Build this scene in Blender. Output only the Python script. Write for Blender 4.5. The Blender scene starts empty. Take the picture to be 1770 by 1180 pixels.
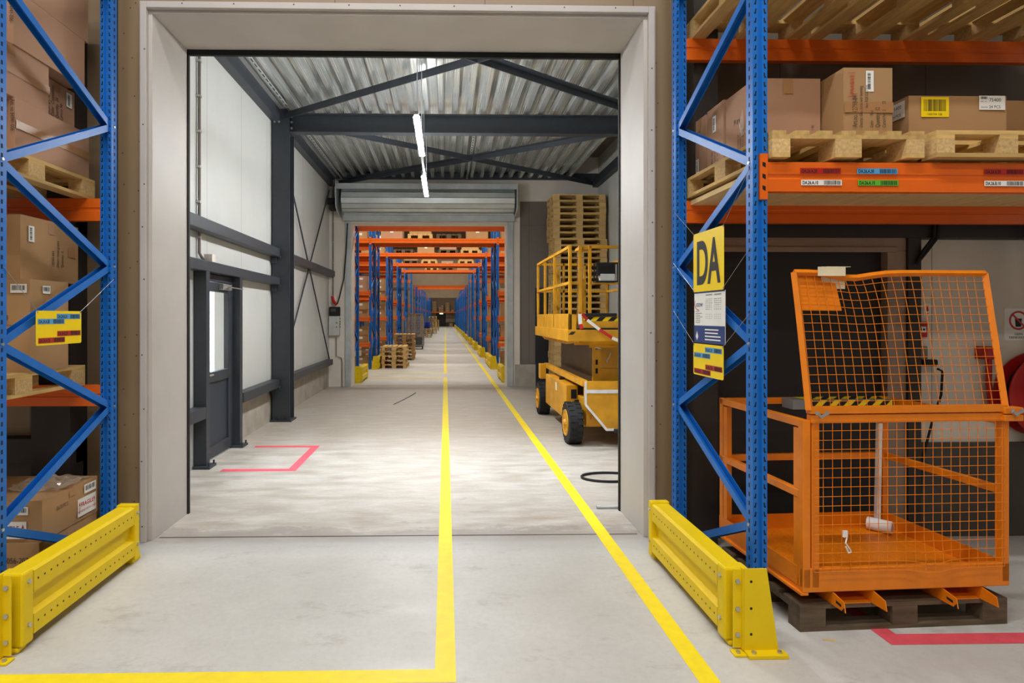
import bpy, math, random
from mathutils import Vector, Matrix
R = math.radians
SC = bpy.context.scene
COL = SC.collection

# ---------------------------------------------------------------- camera
cam_data = bpy.data.cameras.new('camera')
cam = bpy.data.objects.new('camera', cam_data)
COL.objects.link(cam)
cam.location = (0, 0, 1.7)
cam.rotation_euler = (R(90), 0, R(-1.15))
cam_data.sensor_width = 36
cam_data.lens = 36 * 1000 / 1770
cam_data.shift_x = 95 / 1770
cam_data.shift_y = -43 / 1770
cam_data.clip_start = 0.05
cam_data.clip_end = 300
SC.camera = cam

# ---------------------------------------------------------------- view, world, large lights
SC.view_settings.view_transform = 'Standard'
SC.view_settings.look = 'None'
SC.view_settings.gamma = 1
SC.view_settings.use_curve_mapping = False
SC.view_settings.exposure = 0.0
world = bpy.data.worlds.new('daylight')
SC.world = world
world.use_nodes = True
world.node_tree.nodes['Background'].inputs[0].default_value = (0.80, 0.90, 1.0, 1)
world.node_tree.nodes['Background'].inputs[1].default_value = 12.0

def area(name, loc, sx, sy, power, color=(1, .93, .82), rot=(0, 0, 0)):
    l = bpy.data.lights.new(name, 'AREA')
    l.shape = 'RECTANGLE'; l.size = sx; l.size_y = sy
    l.energy = power; l.color = color
    o = bpy.data.objects.new(name, l); COL.objects.link(o)
    o.location = loc; o.rotation_euler = rot
    return o
WARM = (1, .95, .88)
# ceiling lamps of the front hall (rows over the aisle, behind and above the camera)
area('ceiling_lamp', (-0.4, 1.3, 7.25), 5.0, .15, 265, (.98, .98, 1))
# cool LED lamp under the passage roof, just behind the portal lintel
led = area('passage_lamp', (.2, 6.4, 4.85), 4.6, .25, 52, (.74, .86, 1))
led.data.spread = R(58)
area('ceiling_lamp', (-0.6, -1.2, 7.2), 7.0, .35, 235, WARM)
area('ceiling_lamp', (-0.6, -4.6, 7.2), 7.0, .35, 250, WARM)
# ceiling lamps over each cross aisle of the far halls
for yy, pw in ((17.4, 420), (22.8, 420), (28.2, 380), (33.5, 330), (38.8, 260), (45.6, 260), (50.5, 260), (55.8, 260),
               (61, 240), (66.5, 240), (74, 260), (80, 260), (86, 260), (93, 260)):
    area('aisle_lamp', (-0.4, yy, 6.6), 8.0, .3, pw * .74, (1, .94, .84))

# ---------------------------------------------------------------- helpers
def srgb(r, g, b):
    f = lambda c: (c / 255 / 12.92) if c <= 10.31 else ((c / 255 + .055) / 1.055) ** 2.4
    return (f(r), f(g), f(b), 1)

def mat(name, rgb, rough=.6, metal=0., vary=.12, scale=6., bump=0., rnd=0., stretch=(1, 1, 1), spec=.5, detail=4):
    """principled material with a soft noise in colour (dirt / grain), optional bump and per-object variation"""
    m = bpy.data.materials.new(name); m.use_nodes = True
    nt = m.node_tree; N = nt.nodes; L = nt.links
    b = N['Principled BSDF']
    b.inputs['Roughness'].default_value = rough
    b.inputs['Metallic'].default_value = metal
    b.inputs['Specular IOR Level'].default_value = spec
    base = srgb(*rgb)
    tc = N.new('ShaderNodeTexCoord'); mp = N.new('ShaderNodeMapping'); mp.inputs['Scale'].default_value = stretch
    L.new(tc.outputs['Object'], mp.inputs['Vector'])
    nz = N.new('ShaderNodeTexNoise'); nz.inputs['Scale'].default_value = scale; nz.inputs['Detail'].default_value = detail
    L.new(mp.outputs['Vector'], nz.inputs['Vector'])
    rp = N.new('ShaderNodeMapRange')
    rp.inputs['From Min'].default_value = .25; rp.inputs['From Max'].default_value = .75
    rp.inputs['To Min'].default_value = 1 - vary; rp.inputs['To Max'].default_value = 1 + vary
    L.new(nz.outputs['Fac'], rp.inputs['Value'])
    mul = N.new('ShaderNodeVectorMath'); mul.operation = 'SCALE'
    mul.inputs[0].default_value = base[:3]
    last = rp.outputs['Result']
    if rnd:
        oi = N.new('ShaderNodeObjectInfo'); r2 = N.new('ShaderNodeMapRange')
        r2.inputs['To Min'].default_value = 1 - rnd; r2.inputs['To Max'].default_value = 1 + rnd
        L.new(oi.outputs['Random'], r2.inputs['Value'])
        mm = N.new('ShaderNodeMath'); mm.operation = 'MULTIPLY'
        L.new(last, mm.inputs[0]); L.new(r2.outputs['Result'], mm.inputs[1]); last = mm.outputs[0]
    L.new(last, mul.inputs['Scale'])
    L.new(mul.outputs[0], b.inputs['Base Color'])
    if bump:
        bp = N.new('ShaderNodeBump'); bp.inputs['Strength'].default_value = bump; bp.inputs['Distance'].default_value = .01
        L.new(nz.outputs['Fac'], bp.inputs['Height']); L.new(bp.outputs['Normal'], b.inputs['Normal'])
    return m

def emission(name, rgb, strength):
    m = bpy.data.materials.new(name); m.use_nodes = True
    b = m.node_tree.nodes['Principled BSDF']
    b.inputs['Base Color'].default_value = srgb(*rgb)
    b.inputs['Emission Color'].default_value = srgb(*rgb)
    b.inputs['Emission Strength'].default_value = strength
    return m

class MB:
    """collects faces and links them as ONE mesh object"""
    def __init__(s): s.v = []; s.f = []; s.mi = []; s.cur = 0
    def _add(s, vs, fs):
        b = len(s.v); s.v += [Vector(p) for p in vs]
        for f in fs: s.f.append([b + i for i in f]); s.mi.append(s.cur)
        return s
    def box(s, x0, x1, y0, y1, z0, z1):
        if x0 > x1: x0, x1 = x1, x0
        if y0 > y1: y0, y1 = y1, y0
        if z0 > z1: z0, z1 = z1, z0
        return s._add([(x0, y0, z0), (x1, y0, z0), (x1, y1, z0), (x0, y1, z0), (x0, y0, z1), (x1, y0, z1), (x1, y1, z1), (x0, y1, z1)],
                      [(3, 2, 1, 0), (4, 5, 6, 7), (0, 1, 5, 4), (1, 2, 6, 5), (2, 3, 7, 6), (3, 0, 4, 7)])
    def quad(s, *p): return s._add(p, [tuple(range(len(p)))])
    def frame(s, p, q, up):
        p = Vector(p); q = Vector(q); d = (q - p).normalized(); u = Vector(up)
        x = u.cross(d)
        if x.length < 1e-4: x = Vector((1, 0, 0)).cross(d)
        x.normalize(); y = d.cross(x)
        return p, q, x, y
    def bar(s, p, q, w, h, up=(0, 0, 1), ox=0, oy=0):
        """box beam from p to q, w across, h along up; ox, oy shift the section"""
        p, q, x, y = s.frame(p, q, up)
        c = [(-w / 2 + ox, -h / 2 + oy), (w / 2 + ox, -h / 2 + oy), (w / 2 + ox, h / 2 + oy), (-w / 2 + ox, h / 2 + oy)]
        vs = [p + x * a + y * b for a, b in c] + [q + x * a + y * b for a, b in c]
        return s._add(vs, [(3, 2, 1, 0), (4, 5, 6, 7), (0, 1, 5, 4), (1, 2, 6, 5), (2, 3, 7, 6), (3, 0, 4, 7)])
    def ext(s, prof, p, q, up=(0, 0, 1)):
        """closed 2-D profile (x across, y up) swept from p to q"""
        p, q, x, y = s.frame(p, q, up); n = len(prof)
        vs = [p + x * a + y * b for a, b in prof] + [q + x * a + y * b for a, b in prof]
        return s._add(vs, [tuple(range(n - 1, -1, -1)), tuple(range(n, 2 * n))] + [(i, (i + 1) % n, n + (i + 1) % n, n + i) for i in range(n)])
    def strip(s, prof, p, q, up=(0, 0, 1)):
        """open profile swept from p to q: a folded sheet"""
        p, q, x, y = s.frame(p, q, up); n = len(prof)
        vs = [p + x * a + y * b for a, b in prof] + [q + x * a + y * b for a, b in prof]
        return s._add(vs, [(i, i + 1, n + i + 1, n + i) for i in range(n - 1)])
    def cyl(s, p, q, r, n=12, r2=None):
        r2 = r if r2 is None else r2
        p, q, x, y = s.frame(p, q, (0, 0, 1)); vs = []
        for o, rr in ((p, r), (q, r2)):
            vs += [o + x * math.cos(2 * math.pi * i / n) * rr + y * math.sin(2 * math.pi * i / n) * rr for i in range(n)]
        return s._add(vs, [tuple(range(n - 1, -1, -1)), tuple(range(n, 2 * n))] + [(i, (i + 1) % n, n + (i + 1) % n, n + i) for i in range(n)])
    def tube(s, pts, r, n=8, closed=False):
        pts = [Vector(p) for p in pts]; m = len(pts); vs = []; u = None
        for k, p in enumerate(pts):
            a = pts[(k - 1) % m] if (closed or k > 0) else p
            b = pts[(k + 1) % m] if (closed or k < m - 1) else p
            d = (b - a).normalized()
            if u is None:
                u = Vector((0, 0, 1)).cross(d)
                if u.length < 1e-3: u = Vector((1, 0, 0)).cross(d)
            else: u = u - d * u.dot(d)
            u.normalize(); w = d.cross(u)
            vs += [p + u * math.cos(2 * math.pi * i / n) * r + w * math.sin(2 * math.pi * i / n) * r for i in range(n)]
        fs = []
        for k in range(m if closed else m - 1):
            k2 = (k + 1) % m
            fs += [(k * n + i, k * n + (i + 1) % n, k2 * n + (i + 1) % n, k2 * n + i) for i in range(n)]
        if not closed: fs += [tuple(range(n - 1, -1, -1)), tuple((m - 1) * n + i for i in range(n))]
        return s._add(vs, fs)
    def lathe(s, prof, o, axis='z', n=24):
        """profile of (radius, height) turned about an axis through o"""
        o = Vector(o); m = len(prof); vs = []
        for r, h in prof:
            for i in range(n):
                c = math.cos(2 * math.pi * i / n) * r; d = math.sin(2 * math.pi * i / n) * r
                vs.append(o + Vector({'z': (c, d, h), 'x': (h, c, d), 'y': (d, h, c)}[axis]))
        fs = [(k * n + i, k * n + (i + 1) % n, (k + 1) * n + (i + 1) % n, (k + 1) * n + i) for k in range(m - 1) for i in range(n)]
        return s._add(vs, fs + [tuple(range(n - 1, -1, -1)), tuple((m - 1) * n + i for i in range(n))])
    def disc(s, c, nrm, r, n=8):
        c = Vector(c); d = Vector(nrm).normalized(); u = Vector((0, 0, 1)).cross(d)
        if u.length < 1e-3: u = Vector((1, 0, 0))
        u.normalize(); w = d.cross(u)
        return s._add([c + u * math.cos(2 * math.pi * i / n) * r + w * math.sin(2 * math.pi * i / n) * r for i in range(n)], [tuple(range(n))])
    def mesh(s, name, mats, off=None, smooth=False):
        me = bpy.data.meshes.new(name)
        o = Vector(off) if off is not None else Vector((0, 0, 0))
        me.from_pydata([p - o for p in s.v], [], s.f)
        for m in (mats if isinstance(mats, (list, tuple)) else [mats]): me.materials.append(m)
        me.polygons.foreach_set('material_index', s.mi)
        if smooth:
            me.polygons.foreach_set('use_smooth', [True] * len(s.f))
            me.set_sharp_from_angle(angle=R(35))
        me.update()
        return me
    def build(s, name, mats, parent=None, world=False, smooth=False, bevel=0, loc=None):
        """world=True: the points are world points, the parent root stands unrotated at its own location"""
        off = None
        if world and parent is not None:
            t = parent
            while t.parent: t = t.parent
            off = t.location
        if loc is not None: off = loc
        o = bpy.data.objects.new(name, s.mesh(name, mats, off, smooth))
        COL.objects.link(o)
        if parent is not None: o.parent = parent
        elif loc is not None: o.location = loc
        if bevel:
            b = o.modifiers.new('bevel', 'BEVEL'); b.width = bevel; b.segments = 2; b.limit_method = 'ANGLE'
        return o

def tag(o, label=None, cat=None, group=None, kind=None):
    if label: o['label'] = label
    if cat: o['category'] = cat
    if group: o['group'] = group
    if kind: o['kind'] = kind
    return o
def thing(name, label, cat, loc=(0, 0, 0), rz=0, group=None):
    o = bpy.data.objects.new(name, None); COL.objects.link(o)
    o.empty_display_size = .1
    o.location = loc; o.rotation_euler = (0, 0, rz)
    return tag(o, label, cat, group)
KIDS = {}
def copy_tree(o, parent=None):
    c = o.copy(); COL.objects.link(c)
    if parent is not None: c.parent = parent
    for ch in o.children: copy_tree(ch, c)
    return c
def struct(name, mb, m, smooth=False, bevel=0):
    return tag(mb.build(name, m, smooth=smooth, bevel=bevel), kind='structure')

# writing: flat text meshes laid on a face frame (origin, u, v)
TXT = {}
def text_mesh(body, size, m, sx=1., align='LEFT', bold=0.):
    key = (body, size, m.name, sx, align, bold)
    if key not in TXT:
        cu = bpy.data.curves.new('lettering', 'FONT'); cu.body = body; cu.size = size; cu.align_x = align
        cu.resolution_u = 8 if size > .1 else 3; cu.offset = bold
        t = bpy.data.objects.new('lettering_source', cu); COL.objects.link(t); t.scale = (sx, 1, 1)
        dg = bpy.context.evaluated_depsgraph_get(); dg.update()
        me = bpy.data.meshes.new_from_object(t.evaluated_get(dg))
        me.transform(Matrix.Diagonal((sx, 1, 1, 1)))
        me.materials.clear(); me.materials.append(m); me.name = 'lettering'
        bpy.data.objects.remove(t); bpy.data.curves.remove(cu)
        TXT[key] = me
    return TXT[key]
class Face:
    """a plane on a thing: o = origin (local), u to the right, v up; points (a, b) at height h off the face"""
    def __init__(s, o, u, v): s.o = Vector(o); s.u = Vector(u).normalized(); s.v = Vector(v).normalized(); s.n = s.u.cross(s.v)
    def pt(s, a, b, h=0): return s.o + s.u * a + s.v * b + s.n * h
    def rect(s, mb, a0, a1, b0, b1, h): return mb.quad(s.pt(a0, b0, h), s.pt(a1, b0, h), s.pt(a1, b1, h), s.pt(a0, b1, h))
    def plate(s, name, a0, a1, b0, b1, h, m, parent, th=.0006):
        mb = MB(); P = [s.pt(a, b, hh) for hh in (h - th, h) for a, b in ((a0, b0), (a1, b0), (a1, b1), (a0, b1))]
        mb._add(P, [(4, 5, 6, 7), (0, 1, 5, 4), (1, 2, 6, 5), (2, 3, 7, 6), (3, 0, 4, 7), (3, 2, 1, 0)])
        return mb.build(name, m, parent)
    def text(s, body, a, b, size, m, parent, h=.0012, sx=1., rot=0, align='LEFT', name='lettering', bold=0.):
        o = bpy.data.objects.new(name, text_mesh(body, size, m, sx, align, bold)); COL.objects.link(o); o.parent = parent
        M = Matrix((s.u, s.v, s.n)).transposed().to_4x4(); M.translation = s.pt(a, b, h)
        o.matrix_local = M @ Matrix.Rotation(R(rot), 4, 'Z')
        return o
    def barcode(s, a0, a1, b0, b1, h, m, parent, n=14, seed=1, vert=False):
        rg = random.Random(seed); mb = MB()
        L0, L1 = (b0, b1) if vert else (a0, a1); x = L0
        while x < L1:
            w = (L1 - L0) / n * rg.choice((.3, .5, .8)); e = min(x + w, L1)
            if vert: s.rect(mb, a0, a1, x, e, h)
            else: s.rect(mb, x, e, b0, b1, h)
            x = e + (L1 - L0) / n * rg.choice((.25, .45, .6))
        return mb.build('barcode', m, parent)

# ---------------------------------------------------------------- materials
M_BLUE = mat('blue_paint', (22, 106, 192), .42, vary=.06, spec=.35)
M_ORANGE = mat('orange_beam_paint', (226, 100, 14), .4, vary=.06)
M_YEL = mat('yellow_guard_paint', (230, 198, 8), .5, vary=.05, spec=.3)
M_CAGE = mat('orange_cage_paint', (228, 126, 10), .42, vary=.1, scale=9)
M_LIFT = mat('yellow_lift_paint', (208, 148, 22), .45, vary=.24, scale=4)
M_BLACK = mat('black_rubber', (16, 16, 17), .75, vary=.1)
M_DARKHOLE = mat('dark_slot', (10, 12, 18), .9, vary=0)
M_ANTH = mat('anthracite_steel', (50, 55, 62), .45, vary=.12, scale=8)
M_GALV = mat('galvanised_steel', (188, 194, 196), .42, .45, vary=.14, scale=4)
M_ZINC = mat('zinc_bolt', (190, 190, 188), .35, .8, vary=.05)
M_PANEL = mat('white_panel', (224, 224, 220), .5, vary=.03, scale=3)
M_CREAM = mat('cream_panel', (222, 214, 204), .55, vary=.06, scale=2.5, detail=6)
M_LINING = mat('portal_lining_paint', (190, 184, 178), .5, vary=.06, scale=2.5, detail=6)
M_BEIGE = mat('beige_wall_panel', (158, 138, 112), .6, vary=.08, scale=2.0, detail=6)
M_GREYP = mat('grey_wall_panel', (122, 114, 106), .6, vary=.05)
M_CONC = mat('concrete_plinth', (168, 160, 148), .85, vary=.2, scale=4, bump=.15, detail=8)
M_DARKWALL = mat('dark_panel', (70, 63, 56), .7, vary=.08)
M_LEAF = mat('black_door_leaf', (34, 30, 28), .6, vary=.1)
M_CARD = mat('cardboard', (174, 137, 96), .8, vary=.06, scale=3, rnd=.10, spec=.2)
M_CARDP = mat('pinkish_cardboard', (178, 138, 110), .75, vary=.06, scale=3, rnd=.06, spec=.25)
M_TAPE = mat('packing_tape', (166, 122, 80), .38, vary=.05, spec=.4)
M_WHITE = mat('white_label', (232, 230, 224), .55, vary=.02)
M_INK = mat('black_ink', (22, 20, 20), .7, vary=0)
M_PRINT = mat('brown_carton_print', (62, 44, 32), .8, vary=0)
M_RED = mat('red_print', (190, 24, 26), .5, vary=.03)
M_WOOD = mat('pallet_wood', (204, 168, 106), .75, vary=.22, scale=5, rnd=.13, stretch=(1, 6, 6), detail=6, spec=.25)
M_WOODX = mat('pallet_chipwood', (206, 172, 118), .85, vary=.25, scale=60, rnd=.1, spec=.2)
M_WOODOLD = mat('old_grey_pallet_wood', (98, 84, 68), .85, vary=.3, scale=5, rnd=.12, stretch=(1, 6, 6), detail=6, spec=.15)
M_STRIPEY = mat('yellow_floor_tape', (246, 220, 30), .5, vary=.08, scale=14, detail=8)
M_STRIPER = mat('red_floor_tape', (222, 84, 96), .55, vary=.12, scale=14, detail=8)
M_SIGNY = mat('yellow_sign', (248, 214, 10), .35, vary=.01)
M_SIGNB = mat('blue_sticker', (84, 158, 208), .4, vary=.02)
M_SIGNR = mat('dark_red_sticker', (176, 30, 24), .4, vary=.02)
M_SIGNG = mat('green_sticker', (92, 178, 48), .4, vary=.02)
M_WIRE = mat('steel_wire', (150, 148, 142), .4, .6, vary=.02)
M_SIGNBLUE = mat('dark_blue_print', (34, 58, 120), .4, vary=.02)
M_HOSE = mat('red_enamel', (170, 22, 16), .4, vary=.08)
M_SHUT = mat('shutter_slats', (206, 212, 214), .34, .6, vary=.1, scale=3)
M_TUBE = emission('lit_fluorescent_tube', (250, 252, 252), 285)

def floor_material():
    m = bpy.data.materials.new('polished_concrete_floor'); m.use_nodes = True
    nt = m.node_tree; N = nt.nodes; L = nt.links; b = N['Principled BSDF']
    tc = N.new('ShaderNodeTexCoord')
    def noise(scale, detail, rough, st=(1, 1, 1)):
        mp = N.new('ShaderNodeMapping'); mp.inputs['Scale'].default_value = st; L.new(tc.outputs['Object'], mp.inputs['Vector'])
        n = N.new('ShaderNodeTexNoise'); n.inputs['Scale'].default_value = scale; n.inputs['Detail'].default_value = detail
        n.inputs['Roughness'].default_value = rough; L.new(mp.outputs['Vector'], n.inputs['Vector']); return n.outputs['Fac']
    def rng(x, a, c, lo, hi):
        r = N.new('ShaderNodeMapRange'); r.inputs['From Min'].default_value = a; r.inputs['From Max'].default_value = c
        r.inputs['To Min'].default_value = lo; r.inputs['To Max'].default_value = hi; L.new(x, r.inputs['Value']); return r.outputs['Result']
    def mix(fac, c1, c2):
        x = N.new('ShaderNodeMix'); x.data_type = 'RGBA'
        L.new(fac, x.inputs['Factor'])
        for s, c in ((6, c1), (7, c2)):
            if isinstance(c, tuple): x.inputs[s].default_value = c
            else: L.new(c, x.inputs[s])
        return x.outputs[2]
    def mth(op, a, c):
        x = N.new('ShaderNodeMath'); x.operation = op
        for i, q in enumerate((a, c)):
            if isinstance(q, (int, float)): x.inputs[i].default_value = q
            else: L.new(q, x.inputs[i])
        return x.outputs[0]
    sp = N.new('ShaderNodeSeparateXYZ'); L.new(tc.outputs['Object'], sp.inputs[0])
    big = noise(.9, 6, .6); fine = noise(26, 8, .7); streak = noise(2.2, 6, .65, (1, 3.2, 1)); blot = noise(2.0, 9, .75, (1, 2, 1))
    col = mix(rng(big, .3, .7, 0, 1), srgb(186, 184, 177), srgb(206, 204, 198))
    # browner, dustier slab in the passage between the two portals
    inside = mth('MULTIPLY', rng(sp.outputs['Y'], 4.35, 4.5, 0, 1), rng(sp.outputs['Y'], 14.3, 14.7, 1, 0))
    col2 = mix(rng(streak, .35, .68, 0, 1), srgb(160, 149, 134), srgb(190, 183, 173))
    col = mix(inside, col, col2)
    # portal shade painted into the slab as a dark band along the joint
    portal_shade = mth('MULTIPLY', rng(sp.outputs['Y'], 4.15, 4.42, 0, 1), rng(mth('ADD', sp.outputs['Y'], rng(blot, .3, .7, -.25, .25)), 4.6, 4.68, 1, 0))
    col = mix(mth('MULTIPLY', portal_shade, .38), col, srgb(112, 104, 102))
    dark = rng(blot, .56, .72, 0, .5)
    col = mix(dark, col, srgb(128, 116, 104))
    col = mix(rng(fine, .42, .75, 0, .18), col, srgb(140, 132, 122))
    L.new(col, b.inputs['Base Color'])
    L.new(rng(streak, .3, .7, .34, .58), b.inputs['Roughness'])
    bp = N.new('ShaderNodeBump'); bp.inputs['Strength'].default_value = .05; bp.inputs['Distance'].default_value = .01
    L.new(fine, bp.inputs['Height']); L.new(bp.outputs['Normal'], b.inputs['Normal'])
    return m
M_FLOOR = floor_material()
M_PLY = mat('light_shelf_board', (228, 196, 138), .75, vary=.12, scale=4, stretch=(6, 1, 1), detail=6, spec=.2)

def glass_material():
    m = bpy.data.materials.new('clear_glass'); m.use_nodes = True
    nt = m.node_tree; N = nt.nodes; L = nt.links
    out = N['Material Output']; N.remove(N['Principled BSDF'])
    t = N.new('ShaderNodeBsdfTransparent'); t.inputs[0].default_value = (.93, .96, .97, 1)
    g = N.new('ShaderNodeBsdfGlossy'); g.inputs['Roughness'].default_value = .03
    lw = N.new('ShaderNodeLayerWeight'); fr = N.new('ShaderNodeMath'); fr.operation = 'POWER'; L.new(lw.outputs['Facing'], fr.inputs[0]); fr.inputs[1].default_value = 5.0; mx = N.new('ShaderNodeMixShader')
    L.new(fr.outputs[0], mx.inputs[0]); L.new(t.outputs[0], mx.inputs[1]); L.new(g.outputs[0], mx.inputs[2]); L.new(mx.outputs[0], out.inputs[0])
    return m
M_GLASS = glass_material()

def panel_material(name, rgb, axis, width, off=0, rib=.0):
    """sandwich panels: joint lines at every width along an axis"""
    m = mat(name, rgb, .42, vary=.03, scale=3)
    nt = m.node_tree; N = nt.nodes; L = nt.links; b = N['Principled BSDF']
    tc = N.new('ShaderNodeTexCoord'); sp = N.new('ShaderNodeSeparateXYZ'); L.new(tc.outputs['Object'], sp.inputs[0])
    def mth(op, a, c):
        x = N.new('ShaderNodeMath'); x.operation = op
        for i, q in enumerate((a, c)):
            if isinstance(q, (int, float)): x.inputs[i].default_value = q
            else: L.new(q, x.inputs[i])
        return x.outputs[0]
    p = mth('FRACT', mth('DIVIDE', mth('ADD', sp.outputs[axis], 50 * width - off), width), 0)
    line = mth('LESS_THAN', p, .008 / width)
    old = b.inputs['Base Color'].links[0].from_socket
    mx = N.new('ShaderNodeMix'); mx.data_type = 'RGBA'; L.new(line, mx.inputs['Factor']); L.new(old, mx.inputs[6])
    c = srgb(*rgb); mx.inputs[7].default_value = (c[0] * .45, c[1] * .45, c[2] * .45, 1)
    L.new(mx.outputs[2], b.inputs['Base Color'])
    return m
M_PANELY = panel_material('white_sandwich_panel_side', (200, 201, 198), 'Y', 1.15, 5.75)
M_PANELX = panel_material('white_sandwich_panel_front', (214, 205, 190), 'X', 1.15, .35)
M_BEIGEX = panel_material('beige_sandwich_panel', (142, 121, 93), 'X', 1.15, .3)
M_GREYX = panel_material('grey_sandwich_panel', (120, 112, 105), 'X', 1.0, .05)

def deck_material():
    m = bpy.data.materials.new('galvanised_roof_deck'); m.use_nodes = True
    nt = m.node_tree; N = nt.nodes; L = nt.links; b = N['Principled BSDF']
    b.inputs['Metallic'].default_value = .62
    tc = N.new('ShaderNodeTexCoord'); mp = N.new('ShaderNodeMapping'); mp.inputs['Scale'].default_value = (110, .35, 1)
    L.new(tc.outputs['Object'], mp.inputs['Vector'])
    n = N.new('ShaderNodeTexNoise'); n.inputs['Scale'].default_value = 1.6; n.inputs['Detail'].default_value = 5; L.new(mp.outputs['Vector'], n.inputs['Vector'])
    cr = N.new('ShaderNodeValToRGB'); cr.color_ramp.elements[0].color = srgb(188, 191, 190); cr.color_ramp.elements[1].color = srgb(226, 229, 228)
    cr.color_ramp.elements[0].position = .3; cr.color_ramp.elements[1].position = .7
    L.new(n.outputs['Fac'], cr.inputs[0]); L.new(cr.outputs[0], b.inputs['Base Color'])
    r = N.new('ShaderNodeMapRange'); r.inputs['To Min'].default_value = .16; r.inputs['To Max'].default_value = .34
    L.new(n.outputs['Fac'], r.inputs['Value']); L.new(r.outputs['Result'], b.inputs['Roughness'])
    return m
M_DECK = deck_material()

# ================================================================ the setting
# floor
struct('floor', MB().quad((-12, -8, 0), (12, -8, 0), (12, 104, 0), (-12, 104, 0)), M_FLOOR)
def trim(n, mb, m, **k): return struct('trim_%d' % n, mb, m, **k)
# floor joints
j = MB(); j.box(-2.2, 1.5, 4.49, 4.505, 0, .0008); j.box(-2.2, 1.5, 14.3, 14.312, 0, .0008)
trim(1, j, mat('joint_filler', (66, 60, 54), .9))

# --- front hall
PX0, PX1, PT = -2.225, 1.53, 4.0          # clear portal
WY0, WY1 = 4.45, 5.03
w = MB()
w.box(-9, PX0 - .04, WY0, WY1, 0, 8); w.box(PX1 + .04, 1.9, WY0, WY1, 0, 8); w.box(PX0 - .04, PX1 + .04, WY0, WY1, PT + .04, 8)
struct('wall_front', w, M_BEIGEX)
struct('wall_front_right', MB().box(1.9, 9, WY0, WY1, 0, 2.38), M_PANELX)
struct('wall_front_right_upper', MB().box(1.9, 9, WY0, WY1, 2.38, 8), panel_material('shaded_sandwich_panel', (104, 93, 80), 'X', 1.15, .3))  # upper part of the same wall, shade painted in as a darker panel colour
struct('wall_rear', MB().box(-9, 9, -7.2, -7, 0, 8), M_BEIGEX)
struct('wall_west', MB().box(-9.2, -9, -7.2, WY1, 0, 8), M_PANEL)
struct('wall_east', MB().box(9, 9.2, -7.2, WY1, 0, 8), M_PANEL)
struct('ceiling_hall', MB().box(-9.2, 9.2, -7.2, WY1, 8, 8.2), M_GREYP)
# lining of the portal and its outer flange
l = MB()
l.box(PX0 - .04, PX0, WY0 - .012, WY1, 0, PT); l.box(PX1, PX1 + .04, WY0 - .012, WY1, 0, PT); l.box(PX0 - .04, PX1 + .04, WY0 - .012, WY1, PT, PT + .04)
trim(2, l, M_LINING, bevel=.003)
fl = MB(); a0, a1, b0 = PX0 - .085, PX1 + .085, PT + .085
for d, y0, y1 in ((0, .0, .035), (.012, .035, .05)):
    fl.box(a0 + d, PX0 - .028, WY0 - y1, WY0 - y0, 0, b0 - d); fl.box(PX1 + .028, a1 - d, WY0 - y1, WY0 - y0, 0, b0 - d)
    fl.box(PX0 - .028, PX1 + .028, WY0 - y1, WY0 - y0, PT + .028, b0 - d)
trim(3, fl, M_LINING, bevel=.003)
rg = random.Random(4)
sc_ = MB()
for z in [k * .43 + .2 for k in range(9)]:
    for x in (PX0 - .05, PX1 + .05): sc_.disc((x + rg.uniform(-.012, .012), WY0 - .051, z + rg.uniform(-.1, .1)), (0, -1, 0), .006)
for k in range(9): sc_.disc((PX0 + .2 + k * .42 + rg.uniform(-.05, .05), WY0 - .051, PT + .06), (0, -1, 0), .006)
for k in range(12):
    for x in (PX0 - .13, PX0 - .2, PX1 + .12): sc_.disc((x + rg.uniform(-.03, .03), WY0 - .001, k * .36 + rg.uniform(-.15, .15) + .2), (0, -1, 0), .006)
trim(4, sc_, mat('screw_head', (96, 62, 46), .6))
# black brush seal round the back edge of the opening
s = MB(); s.box(PX0, PX1, WY1, WY1 + .03, PT - .045, PT + .02); s.box(PX0 - .02, PX0 + .012, WY1, WY1 + .03, 0, PT); s.box(PX1 - .012, PX1 + .02, WY1, WY1 + .03, 0, PT)
trim(5, s, M_BLACK)
# steel posts and girts behind the racks
c = MB()
c.box(-3.0, -2.72, WY0 - .2, WY0, 0, 8); c.box(-9, -2.72, WY0 - .13, WY0, .62, .8); c.box(-9, -2.72, WY0 - .13, WY0, 2.32, 2.46)
c.box(1.84, 2.02, WY0 - .2, WY0, 0, 8); c.box(2.02, 9, WY0 - .13, WY0, 2.3, 2.46); c.box(3.52, 3.62, WY0 - .12, WY0, 0, 2.3)
c.box(-2.53, -2.49, WY0 - .02, WY0, 0, 8)
trim(6, c, mat('brown_black_steel', (44, 38, 34), .6))
struct('baseboard_front', MB().box(-9, -2.72, WY0 - .05, WY0, 0, .62).box(3.62, 9, WY0 - .05, WY0, 0, .72), M_DARKWALL)
# dark door behind the right rack, with its aluminium frame
dr = tag(thing('door_2', None, None, (2.86, WY0 - .02, 0)), kind='structure')
MB().box(2.06, 3.36, WY0 - .05, WY0, 0, 2.2).build('door_leaf', M_LEAF, dr, world=True)
f = MB(); f.box(2.04, 3.52, WY0 - .1, WY0 - .05, 2.2, 2.31); f.box(3.36, 3.52, WY0 - .1, WY0 - .05, 0, 2.2)
f.box(2.04, 3.44, WY0 - .12, WY0 - .1, 2.19, 2.23); f.box(3.36, 3.42, WY0 - .12, WY0 - .1, 0, 2.19)
f.build('door_frame', mat('aluminium_frame', (150, 128, 112), .45, .3), dr, world=True, bevel=.004)

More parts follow.
